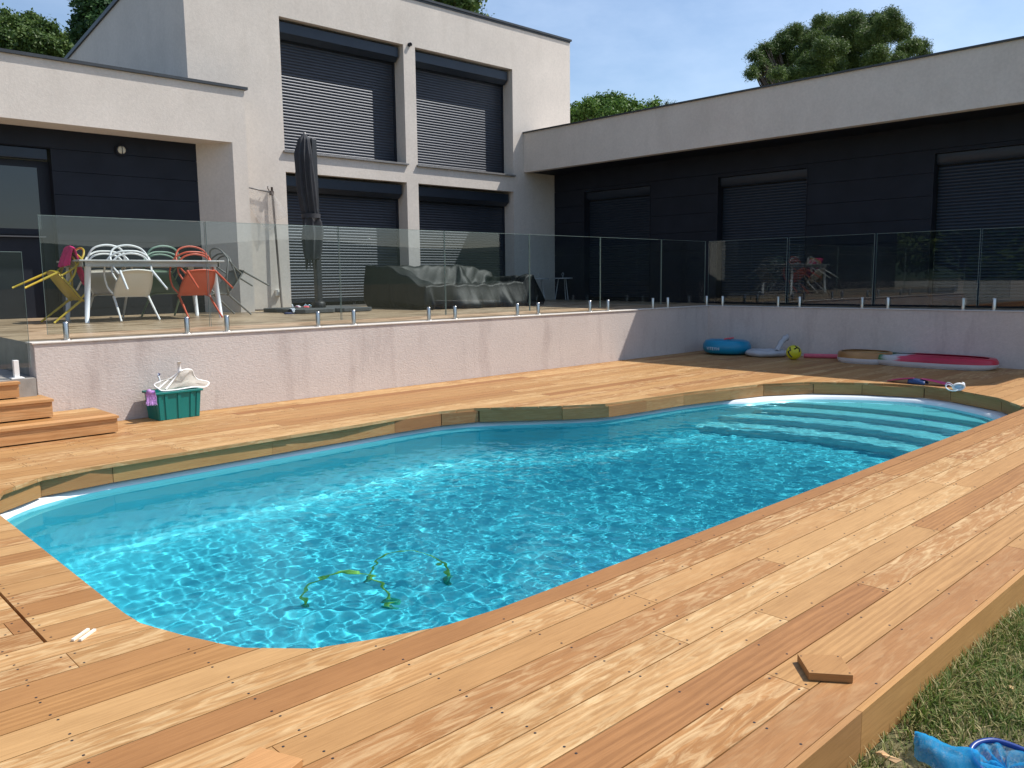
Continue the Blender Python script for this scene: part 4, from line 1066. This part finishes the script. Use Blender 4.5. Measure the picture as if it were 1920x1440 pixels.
q = MB(); q.grid(rows, 0, True, False, True); q.build('bag', 'net_cream', sk)
# purple-haired brush toy
q = MB(); base = PY(280, 735, CY-D2-.03)
for i in range(46):
    x = base.x+random.uniform(-.035, .055); q.tube([(x, CY-D2-.022-random.random()*.006, HC+.012), (x+random.uniform(-.008, .008), CY-D2-.034-random.random()*.008, HC-.03), (x+random.uniform(-.012, .014), CY-D2-.030-random.random()*.008, HC-random.uniform(.085, .105))], [.004, .0035, .002], 5)
dl = thing('toy_brush', 'lilac toy with long purple bristles hanging over the front of the teal crate', 'toy', (0, 0, 0)); q.build('bristles', 'lilac', dl)
q = MB(); hd = PY(279, 728, CY-D2-.01); q.lathe([(0, -.026), (.018, -.02), (.026, 0), (.018, .02), (0, .026)][::-1], 0, 0, 14); q.xform(Matrix.Translation((hd.x, hd.y, HC+.022))); q.build('knob', 'lilac', dl)
q = MB(); q.tube([(hd.x+.02, hd.y, HC+.02), (hd.x+.05, hd.y, HC+.018)], .014, 10); q.build('neck', 'lilac', dl)
# curved handle of a swim mask snorkel
q = MB(); sn = [PY(300, 722, CY), PY(298.5, 710, CY), PY(296, 704, CY), PY(297.5, 701, CY)]; q.tube(catmull(sn, 5), .0095, 10); o = q.build('snorkel', 'print_white'); tag(o, 'white snorkel tube with a blue tip standing up in the teal crate', 'snorkel')
q = MB(); q.tube([PY(296.2, 704.3, CY), PY(297.6, 700.6, CY), PY(299.5, 702.5, CY)], .0102, 10); q.build('tip', 'navy', o)

# ================================================================== TOYS ALONG THE FAR WALL
# thick round blue inflatable
b = G(1357, 663, 0); b = Vector((12.02, 7.42, 0)); dep = (b-EYE).dot(FWD); r = 44/FPX*dep
bi = thing('inflatable_boat', 'round blue inflatable lying against the corner of the rendered wall', 'inflatable', (b.x, b.y, .003)); hgt = .215
q = MB(); q.lathe([(0, .0), (r*.72, .0), (r*.93, .025), (r, .085), (r*.99, .15), (r*.93, .195), (r*.9, hgt), (r*.80, hgt+.012), (r*.70, hgt-.004), (r*.62, hgt-.03), (0, hgt-.035)], 0, 0, 56); q.xform(Matrix.Rotation(R(3), 4, 'Y')).build('ring', 'inflate_blue', bi)
q = MB(); q.lathe([(r*.78, hgt+.01), (r*.70, hgt+.024), (r*.3, hgt+.02), (0, hgt+.018)][::-1], 0, 0, 40); q.xform(Matrix.Rotation(R(3), 4, 'Y')).build('deck', 'inflate_blue', bi)
def curved_text(txt, parent, rad, ang, z, size, mat, name='lettering', zc=0):
    cu = bpy.data.curves.new('t', 'FONT'); cu.body = txt; cu.size = size; cu.extrude = .0012; cu.align_x = 'CENTER'; cu.space_character = 1.15
    ob = bpy.data.objects.new('t', cu); SC.collection.objects.link(ob); dg = bpy.context.evaluated_depsgraph_get(); me = bpy.data.meshes.new_from_object(ob.evaluated_get(dg)); bpy.data.objects.remove(ob)
    for v in me.vertices:
        a = ang+v.co.x/rad; rr_ = rad+.003+v.co.z; z_ = z+v.co.y
        v.co = (rr_*math.cos(a), rr_*math.sin(a), z_)
    me.materials.clear(); me.materials.append(MATS[mat]); o = bpy.data.objects.new(name, me); SC.collection.objects.link(o); o.parent = parent; return o
va_ = math.atan2(-b.y, -b.x)
curved_text('VITEYH', bi, r*.998, va_-.62, .085, .068, 'print_white')
q = MB(); bx_ = Vector((b.x-.02, b.y-.02, hgt+.025))
for i in range(5): q.tube(catmull([(-.10+.05*i, .03*math.sin(i*2), .005), (-.06+.05*i, -.03, .02), (-.03+.05*i, .02, .01)], 4), .012, 7)
o = q.build('swim_goggles', 'coral'); o.location = bx_; tag(o, 'red swimming goggles lying on the blue inflatable', 'goggles')
# clear inflatable ring  with a raised back
ci = G(1420, 666, 0); ci = Vector((12.05, 6.72, 0)); t = thing('inflatable_ring', 'half-deflated clear inflatable ring with a raised back', 'inflatable', (ci.x, ci.y, .002), R(-50))
def blob_ring(rx, ry, rt, z, squash, n=48, m=14, seed=0, bumpy=.1):
    P = []
    for i in range(n):
        a = 2*math.pi*i/n; row = []
        for j in range(m):
            e = 2*math.pi*j/m; rr_ = rt*(1+bumpy*math.sin(a*7+seed)*math.sin(e*2+a*3)); row.append(((rx+rr_*math.cos(e))*math.cos(a), (ry+rr_*math.cos(e))*math.sin(a), z+rr_*squash*math.sin(e)))
        P.append(row)
    return P
q = MB(); q.grid(blob_ring(.25, .20, .075, .055, .70), 0, True, True, True); q.build('ring', 'inflate_clear', t)
q = MB(); P = []
for i in range(22):
    u = -1+2*i/21; row = []
    for j in range(12):
        e = 2*math.pi*j/12; row.append((.16+.16*(1-abs(u))+.035*math.cos(e), u*.19, .08+.22*(1-u*u)+.045*math.sin(e)*(1+.3*math.sin(i*1.9))))
    P.append(row)
q.grid(P, 0, True, False, True); q.xform(Matrix.Rotation(R(-12), 4, 'Z')); q.build('backrest', 'inflate_clear', t)
q = MB(); q.lathe([(0, .03), (.15, .03), (.16, .02), (0, .018)][::-1], 0, 0, 30); q.build('seat_sheet', 'inflate_clear', t)
# yellow ball with black Y marks
bb = Vector((11.80, 6.12, .112)); bl = thing('ball', 'yellow football with black marks on the shaded deck', 'ball', (bb.x, bb.y, 0))
q = MB(); rB = .112; q.lathe([(rB*math.sin(a), rB-rB*math.cos(a)) for a in [math.pi*i/20 for i in range(21)]], 0, 0, 36); q.build('ball_skin', 'ball_yellow', bl)
def mark(pxs, pys, w=.012):
    pts = []
    for px, py in zip(pxs, pys):
        d = ray(px, py).normalized(); oc = EYE-bb; B_ = oc.dot(d); C_ = oc.dot(oc)-(rB*1.0)**2; D_ = B_*B_-C_
        pts.append(EYE+d*(-B_-math.sqrt(max(D_, 0)))-Vector((bb.x, bb.y, 0)))
    q = MB(); q.tube(pts, w, 6); q.build('mark', 'black_rubber', bl)
cpx = 960+FPX*((bb-EYE).dot(RT))/((bb-EYE).dot(FWD)); cpy = 720-FPX*((bb-EYE).dot(UP))/((bb-EYE).dot(FWD))
mark([cpx-11, cpx-6, cpx-7], [cpy-1, cpy-4, cpy-9][::1]); mark([cpx-10, cpx-8, cpx-3], [cpy-1, cpy+4, cpy+9]); mark([cpx+1, cpx+6, cpx+3], [cpy-6, cpy-9, cpy-12]); mark([cpx+5, cpx+10, cpx+11], [cpy-9, cpy-7, cpy-1])
# pink foam noodle
n0, n1 = G(1507, 671, 0), G(1640, 675, 0); q = MB(); q.tube(catmull([(n0.x, n0.y, .036), ((n0.x+n1.x)/2+.02, (n0.y+n1.y)/2, .036), (n1.x, n1.y, .036)], 8), .034, 18); o = q.build('pool_noodle', 'foam_pink'); tag(o, 'pink foam pool noodle between the yellow ball and the tan float', 'noodle')
# two float mattresses
def float_mat(label, cx, cy, L, Wd, rz, topm, ribs, z0=.0, hh_=.11, flat=1):
    t = thing('float_mattress', label, 'float', (cx, cy, z0+.002), rz); n_ = 64
    def out_(s_, z): 
        P_ = []
        for i in range(n_):
            a = 2*math.pi*i/n_; c_, s__ = math.cos(a), math.sin(a); e = 2.6
            P_.append((math.copysign(abs(c_)**(2/e), c_)*L/2*s_-0, math.copysign(abs(s__)**(2/e), s__)*Wd/2*s_, z))
        return P_
    q = MB(); q.grid([out_(s_, z) for s_, z in ((.90, 0), (.965, .014), (1.0, .045), (1.005, .075))], 0, True, False, True); q.face(out_(.90, 0)[::-1]); q.build('underside', 'inflate_white', t)
    rings_ = [out_(s_, z) for s_, z in ((1.005, .075), (.995, .105), (.965, hh_*.95), (.92, hh_), (.86, hh_*.97))]
    q = MB(); q.grid(rings_, 0, True, False, True)
    nu, nv = 60, 40; P = []
    for i in range(nu):
        u = -1+2*i/(nu-1); row = []
        for j in range(nv):
            v = -1+2*j/(nv-1); e = 2.6; lim = (max(0, 1-abs(u)**e))**(1/e)
            row.append((u*L/2*.865, v*lim*Wd/2*.865, hh_*.93-.022*abs(math.sin(v*ribs*math.pi/2))**.5+.0*u))
        P.append(row)
    q.grid(P, 0, True); q.build('printed_top', topm, t); return t
p1_ = (G(1662, 680, 0), G(1870, 691, 0))
float_mat('long watermelon-red inflatable lolly mattress with a green and white end', 12.13, 4.23, 1.62, .68, R(-88.5), 'melon_print', 7, 0, .15)
float_mat('tan and white inflatable mattress partly under the red one', 12.10, 5.16, .74, .62, R(-92), 'tan_print', 5, 0, .165)
q = MB(); q.box(-.03, .03, -.02, .02, 0, .001); 
# swim fins
fn = thing('swim_fins', 'pair of pink swim fins with a navy foot pocket on the pool edge', 'fins', (0, 0, 0))
F_ = Vector((10.06, 3.66, 0))
for sgn, L_ in ((1, .30), (-1, .30)):
    q = MB(); P = []
    for i in range(14):
        t_ = i/13; row = []
        for j in range(7):
            v = -1+2*j/6; row.append((F_.x+.05*v*(.7+.9*t_)+.05*t_, F_.y+sgn*(.04+L_*t_), .055*(1-t_)**1.3+.010+.012*abs(v)*math.sin(t_*3)))
        P.append(row)
    q.grid(P if sgn > 0 else P[::-1], 0, True); o = q.build('blade', 'fin_pink', fn); s_ = o.modifiers.new('t', 'SOLIDIFY'); s_.thickness = .008
q = MB(); P = []
for i in range(10):
    t_ = i/9; P.append([(F_.x-.01+(.070-.03*t_)*math.cos(a), F_.y-.10+.20*t_, .008+(.030+.030*math.sin(t_*2.2+.3))*math.sin(a)) for a in [math.pi*k/11 for k in range(12)]])
q.grid(P, 0, True); o = q.build('foot_pocket', 'fin_blue', fn); s_ = o.modifiers.new('t', 'SOLIDIFY'); s_.thickness = .01
# white mask with strap
g1 = G(1797, 733, 0); mk = thing('diving_mask', 'white-strapped child swim mask on the sunlit pool edge', 'mask', (g1.x, g1.y, .0), YAW-R(90))
q = MB(); P = blob_ring(.062, .034, .012, .0, 1.0, 40, 10, 0, 0)
q.grid([[(x, z_*1.0, y+.045) for x, y, z_ in r_] for r_ in P], 0, True, True, True); q.build('skirt', 'white_plastic', mk)
q = MB(); q.lathe([(0, .002), (.03, .002), (.03, -.002), (0, -.002)], 0, 0, 24); q.xform(Matrix.Translation((0, 0, .045)) @ Matrix.Scale(1.9, 4, (1, 0, 0)) @ Matrix.Rotation(R(90), 4, 'X')); q.build('lens', 'goggle_blue', mk)
q = MB(); q.tube(catmull([(-.06, 0, .045), (-.10, .03, .07), (-.13, .02, .04), (-.11, -.02, .012), (-.06, -.05, .008), (-.03, -.045, .02)], 6), .0055, 8); q.tube(catmull([(-.055, 0, .06), (-.09, .05, .09), (-.12, .05, .05), (-.09, .02, .01)], 6), .004, 8); q.tube(catmull([(.055, .01, .05), (.065, .02, .075), (.05, .03, .082)], 5), .014, 10); q.build('strap', 'print_white', mk)

# ================================================================== OFFCUTS AND STICKS ON THE DECK
A_, B_, C__, D__ = [G(px, py, .028) for px, py in ((1495, 1226), (1576, 1228), (1600, 1266), (1517, 1261))]
q = MB(); q.prism([tuple(p[:2]) for p in (D__, C__, B_, A_)], .0015, .028, 0, (.9, .1, .1), lambda p: (p[0]*1.0, p[1])); oc = q.build('wood_offcut', 'deck_wood', bevel=.0015); tag(oc, 'small loose square of decking board near the outer edge', 'offcut')
q = MB()
for px, py in ((1502, 1230), (1571, 1231), (1593, 1262), (1523, 1258)):
    p = G(px, py, .028); q.prism([(p.x+.003*math.cos(a), p.y+.003*math.sin(a)) for a in [i*math.pi/4 for i in range(8)]], .027, .0286)
q.build('screw_hole', 'screw_metal', oc)
pl = [G(px, py, .024) for px, py in ((487, 1400), (640, 1443))]
d1 = Vector((pl[1].x-pl[0].x, pl[1].y-pl[0].y)).normalized(); d2 = Vector((-d1.y, d1.x))
w3 = Vector((G(430, 1441, .024).x-pl[0].x, G(430, 1441, .024).y-pl[0].y)); d2 = w3.normalized()
a0 = Vector(pl[0][:2]); poly = [a0, a0+d2*.9, a0+d2*.9+d1*.145, a0+d1*.145]
if (poly[1]-poly[0]).cross(poly[3]-poly[0]) < 0: poly = poly[::-1]
q = MB(); q.prism([tuple(p) for p in poly], .0015, .024, 0, (.35, .1, .2), lambda p: (p[0], p[1])); o = q.build('loose_board', 'step_wood', bevel=.0015); tag(o, 'loose brown board lying across the decking at the bottom edge', 'board')
for n_, (pa, pb) in enumerate((((136, 1202), (166, 1181)), ((150, 1202), (178, 1182)))):
    a, b = G(*pa, .002), G(*pb, .002); d = (b-a).normalized(); w_ = Vector((-d.y, d.x, 0))*.0055
    q = MB(); q.prism([tuple((a-w_)[:2]), tuple((b-w_)[:2]), tuple((b+w_)[:2]), tuple((a+w_)[:2])][::1], .0012, .009); o = q.build('wood_sliver', 'stick_white'); tag(o, ('pale thin sliver of wood, left of the two by the pool', 'pale thin sliver of wood, right of the two by the pool')[n_], 'sliver', 'wood slivers by the pool')
q = MB()
pp_ = [G(px, py, GZ+.035) for px, py in ((1641, 1410), (1655, 1409), (1668, 1413), (1682, 1421), (1692, 1428), (1680, 1428), (1664, 1420), (1650, 1414))]
q.face([(p.x, p.y, GZ+.034+.006*math.sin(i*2.0)) for i, p in enumerate(pp_)][::-1]); o = q.build('wood_shaving', 'chip_wood'); s_ = o.modifiers.new('t', 'SOLIDIFY'); s_.thickness = .003; tag(o, 'curled tan wood shaving in the grass by the deck', 'shaving')
p = G(1896, 1290, GZ+.02); q = MB(); q.prism([(p.x-.012, p.y-.008), (p.x+.012, p.y-.01), (p.x+.008, p.y+.01), (p.x-.01, p.y+.007)], GZ+.018, GZ+.024); o = q.build('wood_chip', 'chip_wood'); tag(o, 'tiny tan wood chip in the grass at the right edge', 'chip')

# ================================================================== BLUE LEAF NET ON THE LAWN
ln_ = thing('leaf_net', 'bright blue pool leaf net with an oval frame on the grass', 'net', (0, 0, 0)); NZ = GZ+.05
fr = [G(px, py, NZ+dz) for px, py, dz in ((1820, 1412, 0), (1828, 1396, .01), (1850, 1389, .015), (1875, 1391, .015), (1920, 1407, .01), (1990, 1440, 0), (2000, 1490, -.01), (1930, 1490, -.02), (1870, 1465, -.02), (1835, 1438, -.01))]
fl_ = catmull(fr, 6, True); q = MB(); q.tube(fl_, .0085, 10, closed=True); q.build('frame', 'rim_blue', ln_)
cen = sum(fl_, Vector())/len(fl_)-Vector((0, 0, .03)); rows = [[p.lerp(cen, t)+Vector((0, 0, .014*math.sin(i*.8+t*7)*math.sin(t*3.1)+.01*t)) for i, p in enumerate(fl_)] for t in [k/9 for k in range(10)]]
q = MB(); q.grid(rows, 0, True, False, True); q.build('mesh', 'net_blue', ln_)
# the bag thrown over to the left of the frame
up_ = [(1830, 1408), (1812, 1402), (1790, 1395), (1768, 1383), (1748, 1367), (1733, 1361), (1720, 1364), (1714, 1376)]
lo_ = [(1842, 1462), (1822, 1452), (1800, 1448), (1775, 1436), (1752, 1424), (1738, 1414), (1722, 1406), (1715, 1394)]
rows = []
for j in range(17):
    t = j/16; row = []
    for i in range(36):
        u = i/35*(len(up_)-1); k = min(int(u), len(up_)-2); f = u-k
        a = Vector((up_[k][0]+(up_[k+1][0]-up_[k][0])*f, up_[k][1]+(up_[k+1][1]-up_[k][1])*f)); c_ = Vector((lo_[k][0]+(lo_[k+1][0]-lo_[k][0])*f, lo_[k][1]+(lo_[k+1][1]-lo_[k][1])*f))
        p = a.lerp(c_, t); z = GZ+.012+.058*math.sin(math.pi*t)**.7*(1-.25*i/35)+.010*math.sin(5*t+i*.16)+.008*abs(math.sin(9*t-i*.13))
        g_ = G(p.x, p.y, NZ); row.append((g_.x, g_.y, z))
    rows.append(row)
q = MB(); q.grid(rows, 0, True); o = q.build('bag', 'net_blue', ln_)

# ================================================================== DIVING HOOPS ON THE POOL FLOOR
def hoop_(label, cx, cy, w, h, rz):
    t = thing('diving_hoop', label, 'hoop', (cx, cy, FLOOR_Z+.03), rz, 'yellow diving hoops standing on the pool floor')
    q = MB(); q.tube([(w/2*math.cos(a), 0, h*math.sin(a)) for a in [math.pi*i/40 for i in range(41)]], .009, 10); q.build('arch', 'hoop_yellow', t)
    for sx in (-1, 1):
        q = MB(); q.lathe([(0, -.028), (.028, -.028), (.032, 0), (.02, .02), (0, .02)][::-1], sx*w/2, 0, 16); q.build('weight', 'hoop_green', t)
    for a in (R(55), R(125)):
        q = MB(); q.tube([(w/2*math.cos(a_), 0, h*math.sin(a_)) for a_ in (a-.06, a, a+.06)], .0145, 8); q.build('joint', 'hoop_yellow', t)
hoop_('yellow arched diving hoop underwater, nearer the left end of the pool', 2.58, 4.16, .52, .46, R(-42))
hoop_('yellow arched diving hoop underwater, farther from the left end', 3.05, 4.18, .50, .46, R(-42))
q = MB()
for i in range(7):
    a = i*.9; q.lathe([(0, -.012), (.05, -.01), (.06, .0), (0, .012)][::-1], .22*math.cos(a)*(.5+.5*(i % 2)), .18*math.sin(a), 10)
dt = q.build('sunken_toys', 'hoop_green'); dt.location = (3.4, 3.2, FLOOR_Z+.02); tag(dt, 'scatter of dark green sunken dive discs on the pool floor', 'dive toys')

for o in bpy.data.objects:
    if o.type == 'MESH' and (o.name.startswith('sunken_toys') or (o.parent and o.parent.name.startswith('diving_hoop'))): o.cycles.is_caustics_receiver = True
# ================================================================== TREES
def leaf_cloud(cl, n, size, aspect, flat=.0, seed=0, tuft=False):
    """cl: list of (centre, radii); returns leaf quads spread through the shells of the clusters"""
    rg = np.random.default_rng(seed); vol = np.array([c[1][0]*c[1][1]*c[1][2] for c in cl])**.67; pk = rg.choice(len(cl), n, p=vol/vol.sum())
    C = np.array([c[0] for c in cl])[pk]; RR = np.array([c[1] for c in cl])[pk]
    d = rg.normal(size=(n, 3)); d /= np.linalg.norm(d, axis=1, keepdims=True); rad = rg.uniform(.0, 1, n)**.30; rad = np.where(rg.uniform(0, 1, n) < .10, rad*rg.uniform(1.0, 1.45, n), rad)
    P = C+d*RR*rad[:, None]+rg.normal(size=(n, 3))*size*.8
    nrm = d*.8+rg.normal(size=(n, 3))*.75+np.array([0, 0, .35]); nrm /= np.linalg.norm(nrm, axis=1, keepdims=True)
    t = np.cross(nrm, rg.normal(size=(n, 3))); t /= np.linalg.norm(t, axis=1, keepdims=True); b = np.cross(nrm, t)
    if tuft: t = d*.6+np.array([0, 0, .55])+rg.normal(size=(n, 3))*.35; t /= np.linalg.norm(t, axis=1, keepdims=True); b = np.cross(t, rg.normal(size=(n, 3))); b /= np.linalg.norm(b, axis=1, keepdims=True)
    s = size*rg.uniform(.6, 1.25, n)[:, None]; w = s*aspect
    V = np.stack([P-t*s*.5, P+b*w*.5, P+t*s*.5, P-b*w*.5], 1).reshape(-1, 3); F = np.arange(4*n).reshape(n, 4)
    rn = np.clip(rg.normal(.45, .22, n), 0, 1)[:, None]*np.ones((1, 3)); rn = np.clip(rn+(rg.uniform(-.18, .18, len(cl))[pk])[:, None], 0, 1)
    return V, F, rn
def tree(name, label, base, cl, n, size, aspect, mat, trunk_r=.16, seed=1, tuft=False, limbs=10, ctr=None, fz=.62, lr=.55):
    t = thing(name, label, 'tree', tuple(base)); off = Vector(base)
    V, F, rn = leaf_cloud([((Vector(c)-off), r_) for c, r_ in cl], n, size, aspect, seed=seed, tuft=tuft)
    np_mesh('crown', V, F, mat, False, t, rnd=rn)
    rd = random.Random(seed); cc = sum((Vector(c) for c, r_ in cl), Vector())/len(cl)-off if ctr is None else Vector(ctr)-off
    q = MB(); fork = Vector((cc.x*.6, cc.y*.6, cc.z*fz)); q.tube(catmull([(0, 0, 0), (fork.x*.3, fork.y*.3, fork.z*.5), tuple(fork)], 6), [trunk_r*(1-.04*i) for i in range(13)], 12)
    for k in range(min(limbs, len(cl))):
        c = Vector(cl[k][0])-off; mid = fork.lerp(c, .5)+Vector(((c.x-fork.x)*.16+rd.uniform(-.2, .2), (c.y-fork.y)*.16+rd.uniform(-.2, .2), -.16*(c-fork).length)); pts = catmull([tuple(fork-Vector((0, 0, .2))), tuple(mid), tuple(c)], 6)
        q.tube(pts, [trunk_r*lr*(1-i/len(pts))+.018 for i in range(len(pts))], 7)
        for m_ in range(3):
            e = c+Vector((rd.uniform(-1, 1)*cl[k][1][0], rd.uniform(-1, 1)*cl[k][1][1], rd.uniform(-.2, .8)*cl[k][1][2]))*.8; q.tube([tuple(mid.lerp(c, .5+.15*m_)), tuple(e)], [.04, .012], 5)
    q.build('trunk', 'bark', t); return t
def clusters(pix, depth, rpx, jit, seed):
    """pix: crown lobes seen in the photograph, placed at real distance `depth` with real depth spread"""
    rd = random.Random(seed); out = []
    for px, py, r_ in pix:
        dd = depth+rd.uniform(-1, 1)*jit; d = ray(px, py); p = EYE+d*dd; rr_ = r_*rpx/FPX*dd; out.append((tuple(p), (rr_, rr_, rr_*.78)))
    return out
# umbrella pine behind the right wing
pix = [(1425, 128, 20), (1440, 100, 26), (1470, 84, 30), (1505, 70, 30), (1500, 110, 30), (1545, 58, 34), (1550, 96, 34), (1590, 52, 34), (1600, 92, 36), (1630, 46, 26), (1650, 70, 34), (1662, 44, 28), (1690, 66, 26), (1700, 95, 28), (1722, 92, 20), (1735, 104, 12), (1645, 110, 30), (1410, 140, 14), (1560, 130, 28), (1605, 125, 26), (1490, 60, 18), (1540, 40, 14), (1600, 34, 16), (1665, 28, 14), (1415, 108, 14), (1680, 118, 22), (1460, 140, 16), (1450, 150, 22), (1490, 145, 26), (1530, 140, 28), (1570, 122, 30), (1620, 128, 26), (1520, 120, 26), (1470, 118, 24), (1580, 75, 26), (1525, 80, 24), (1625, 70, 24), (1445, 118, 22)]
cl = clusters(pix, 38, .88, 2.4, 5); rd = random.Random(4)
cl2 = []
for c, r_ in cl:
    cl2.append((c, (r_[0]*.80, r_[1]*.80, r_[2]*.62)))
    for _ in range(11):
        a = rd.uniform(0, 6.28); b_ = rd.uniform(-.1, 1.35); s_ = rd.uniform(.20, .36); cl2.append(((c[0]+math.cos(a)*math.cos(b_)*r_[0]*.92, c[1]+math.sin(a)*math.cos(b_)*r_[1]*.92, c[2]+math.sin(b_)*r_[2]*.78), (r_[0]*s_, r_[1]*s_, r_[2]*s_*.8)))
d_ = ray(1520, 200); bs_ = EYE+d_*38
tree('umbrella_pine', 'broad dark green umbrella pine rising behind the right wing roof', (bs_.x, bs_.y, GZ), cl2, 210000, .12, .26, 'leaf_pine', .30, 5, False, 26, None, .76, .20)
# bush behind the low roof between the two buildings
pix = [(1085, 218, 16), (1105, 208, 20), (1130, 205, 22), (1150, 208, 20), (1172, 212, 18), (1195, 218, 14), (1215, 218, 10), (1100, 228, 20), (1140, 225, 26), (1232, 210, 5), (1228, 216, 7)]
cl = clusters(pix, 24, .8, 1.0, 7); rd = random.Random(8)
cl += [((c[0]+rd.uniform(-1, 1)*r_[0], c[1]+rd.uniform(-1, 1)*r_[1], c[2]+rd.uniform(0, 1.1)*r_[2]), (r_[0]*.25, r_[1]*.25, r_[2]*.5)) for c, r_ in cl for _ in range(5)]
for px, py in ((1076, 205), (1083, 200), (1106, 190), (1120, 186), (1124, 190), (1136, 184), (1150, 180), (1146, 190), (1158, 186), (1165, 184), (1182, 192), (1192, 196), (1206, 206), (1224, 196), (1230, 194), (1205, 200)):
    for k in range(4): p = EYE+ray(px-1.0*k, py+5*k)*24; cl.append((tuple(p), (.05+.03*k, .05+.03*k, .10)))
d_ = ray(1140, 300); bs_ = EYE+d_*24; tree('leafy_bush_tree', 'light green leafy treetop showing over the roof beside the tall block', (bs_.x, bs_.y, GZ), cl, 26000, .085, .6, 'leaf_bush', .14, 7)
# trees beyond the left wing
pix = [(0, 60, 34), (30, 62, 30), (10, 95, 34), (62, 58, 26), (70, 85, 30), (100, 74, 22), (40, 45, 16), (118, 95, 22), (90, 100, 26), (-30, 80, 36), (-60, 60, 40), (145, 100, 16), (130, 75, 12), (86, 52, 10), (12, 32, 10), (40, 100, 30)]
cl = clusters(pix, 30, .92, 2.5, 9); ex = []
for c, r_ in cl:
    for _ in range(4): ex.append(((c[0]+rd.uniform(-1, 1)*r_[0], c[1]+rd.uniform(-1, 1)*r_[1], c[2]+rd.uniform(-.3, 1)*r_[2]), tuple(x*.38 for x in r_)))
cl = [(c, tuple(x*.8 for x in r_)) for c, r_ in cl]+ex
d_ = ray(20, 200); bs_ = EYE+d_*30; tree('round_tree', 'full round green tree at the top left beyond the low roof', (bs_.x, bs_.y, GZ), cl, 60000, .13, .6, 'leaf_broad', .3, 9, limbs=16)
pix = [(150, 50, 12), (160, 35, 14), (175, 20, 18), (195, 10, 20), (185, 45, 14), (165, 60, 12), (205, -15, 26), (180, -20, 28), (230, -40, 40), (145, 62, 10), (155, 75, 10), (150, 2, 8), (170, 2, 12), (158, 20, 8), (143, 3, 3)]
cl = clusters(pix, 25, .9, 1.2, 12); d_ = ray(190, 200); bs_ = EYE+d_*25; tree('dark_tree', 'darker big-leaved tree behind the sloping parapet at top left', (bs_.x, bs_.y, GZ), cl, 15000, .14, .62, 'leaf_dark', .22, 12)
pix = [(795, -4, 12), (812, 0, 12), (828, -10, 20), (850, 6, 16), (858, -12, 22), (870, 10, 14), (882, 4, 12), (888, -12, 14), (840, 14, 10), (866, 22, 8), (905, 30, 3), (902, 33, 3), (893, 12, 5)]
cl = clusters(pix, 27, .85, 1.0, 14); d_ = ray(850, 200); bs_ = EYE+d_*27; tree('leafy_tree', 'leafy treetop just visible over the tall block coping', (bs_.x, bs_.y, GZ), cl, 9000, .14, .6, 'leaf_broad', .2, 14)
# conifer tips
pix = [(1250, 199, 3), (1263, 201, 3)]
for (px, py, r_), lb in zip(pix, ('feathery conifer tip above the right wing roof, left of two', 'feathery conifer tip above the right wing roof, right of two')):
    cl = []
    for k in range(9): p = EYE+ray(px, py-8+k*2.2)*34; cl.append((tuple(p), (.03+.028*k, .03+.028*k, .035)))
    p = EYE+ray(px, 220)*34; tree('conifer', lb, (p.x, p.y, GZ), cl, 1200, .10, .12, 'leaf_pine', .08, 15, True, 2)
# hedge trees mirrored in the glass: left of the terrace and behind the photographer
rd = random.Random(21)
for i, (x, y, h, w, lb) in enumerate(((-11.5, 4, 4.2, 2.6, 'dense garden tree beyond the low white wall, nearest the lawn'), (-11.8, 8.5, 5.0, 2.8, 'dense garden tree beyond the low white wall, level with the terrace'), (-11.5, 13, 4.4, 2.6, 'dense garden tree beyond the low white wall, behind the side wing'))):
    cl = [((x+rd.uniform(-1, 1)*w, y+rd.uniform(-1, 1)*w, h*rd.uniform(.30, .85)), (w*.42, w*.42, w*.36)) for _ in range(14)]
    tree('garden_tree', lb, (x, y, GZ), cl, 16000, .24, .6, 'leaf_dark' if i % 2 else 'leaf_broad', .18, 30+i, limbs=6)
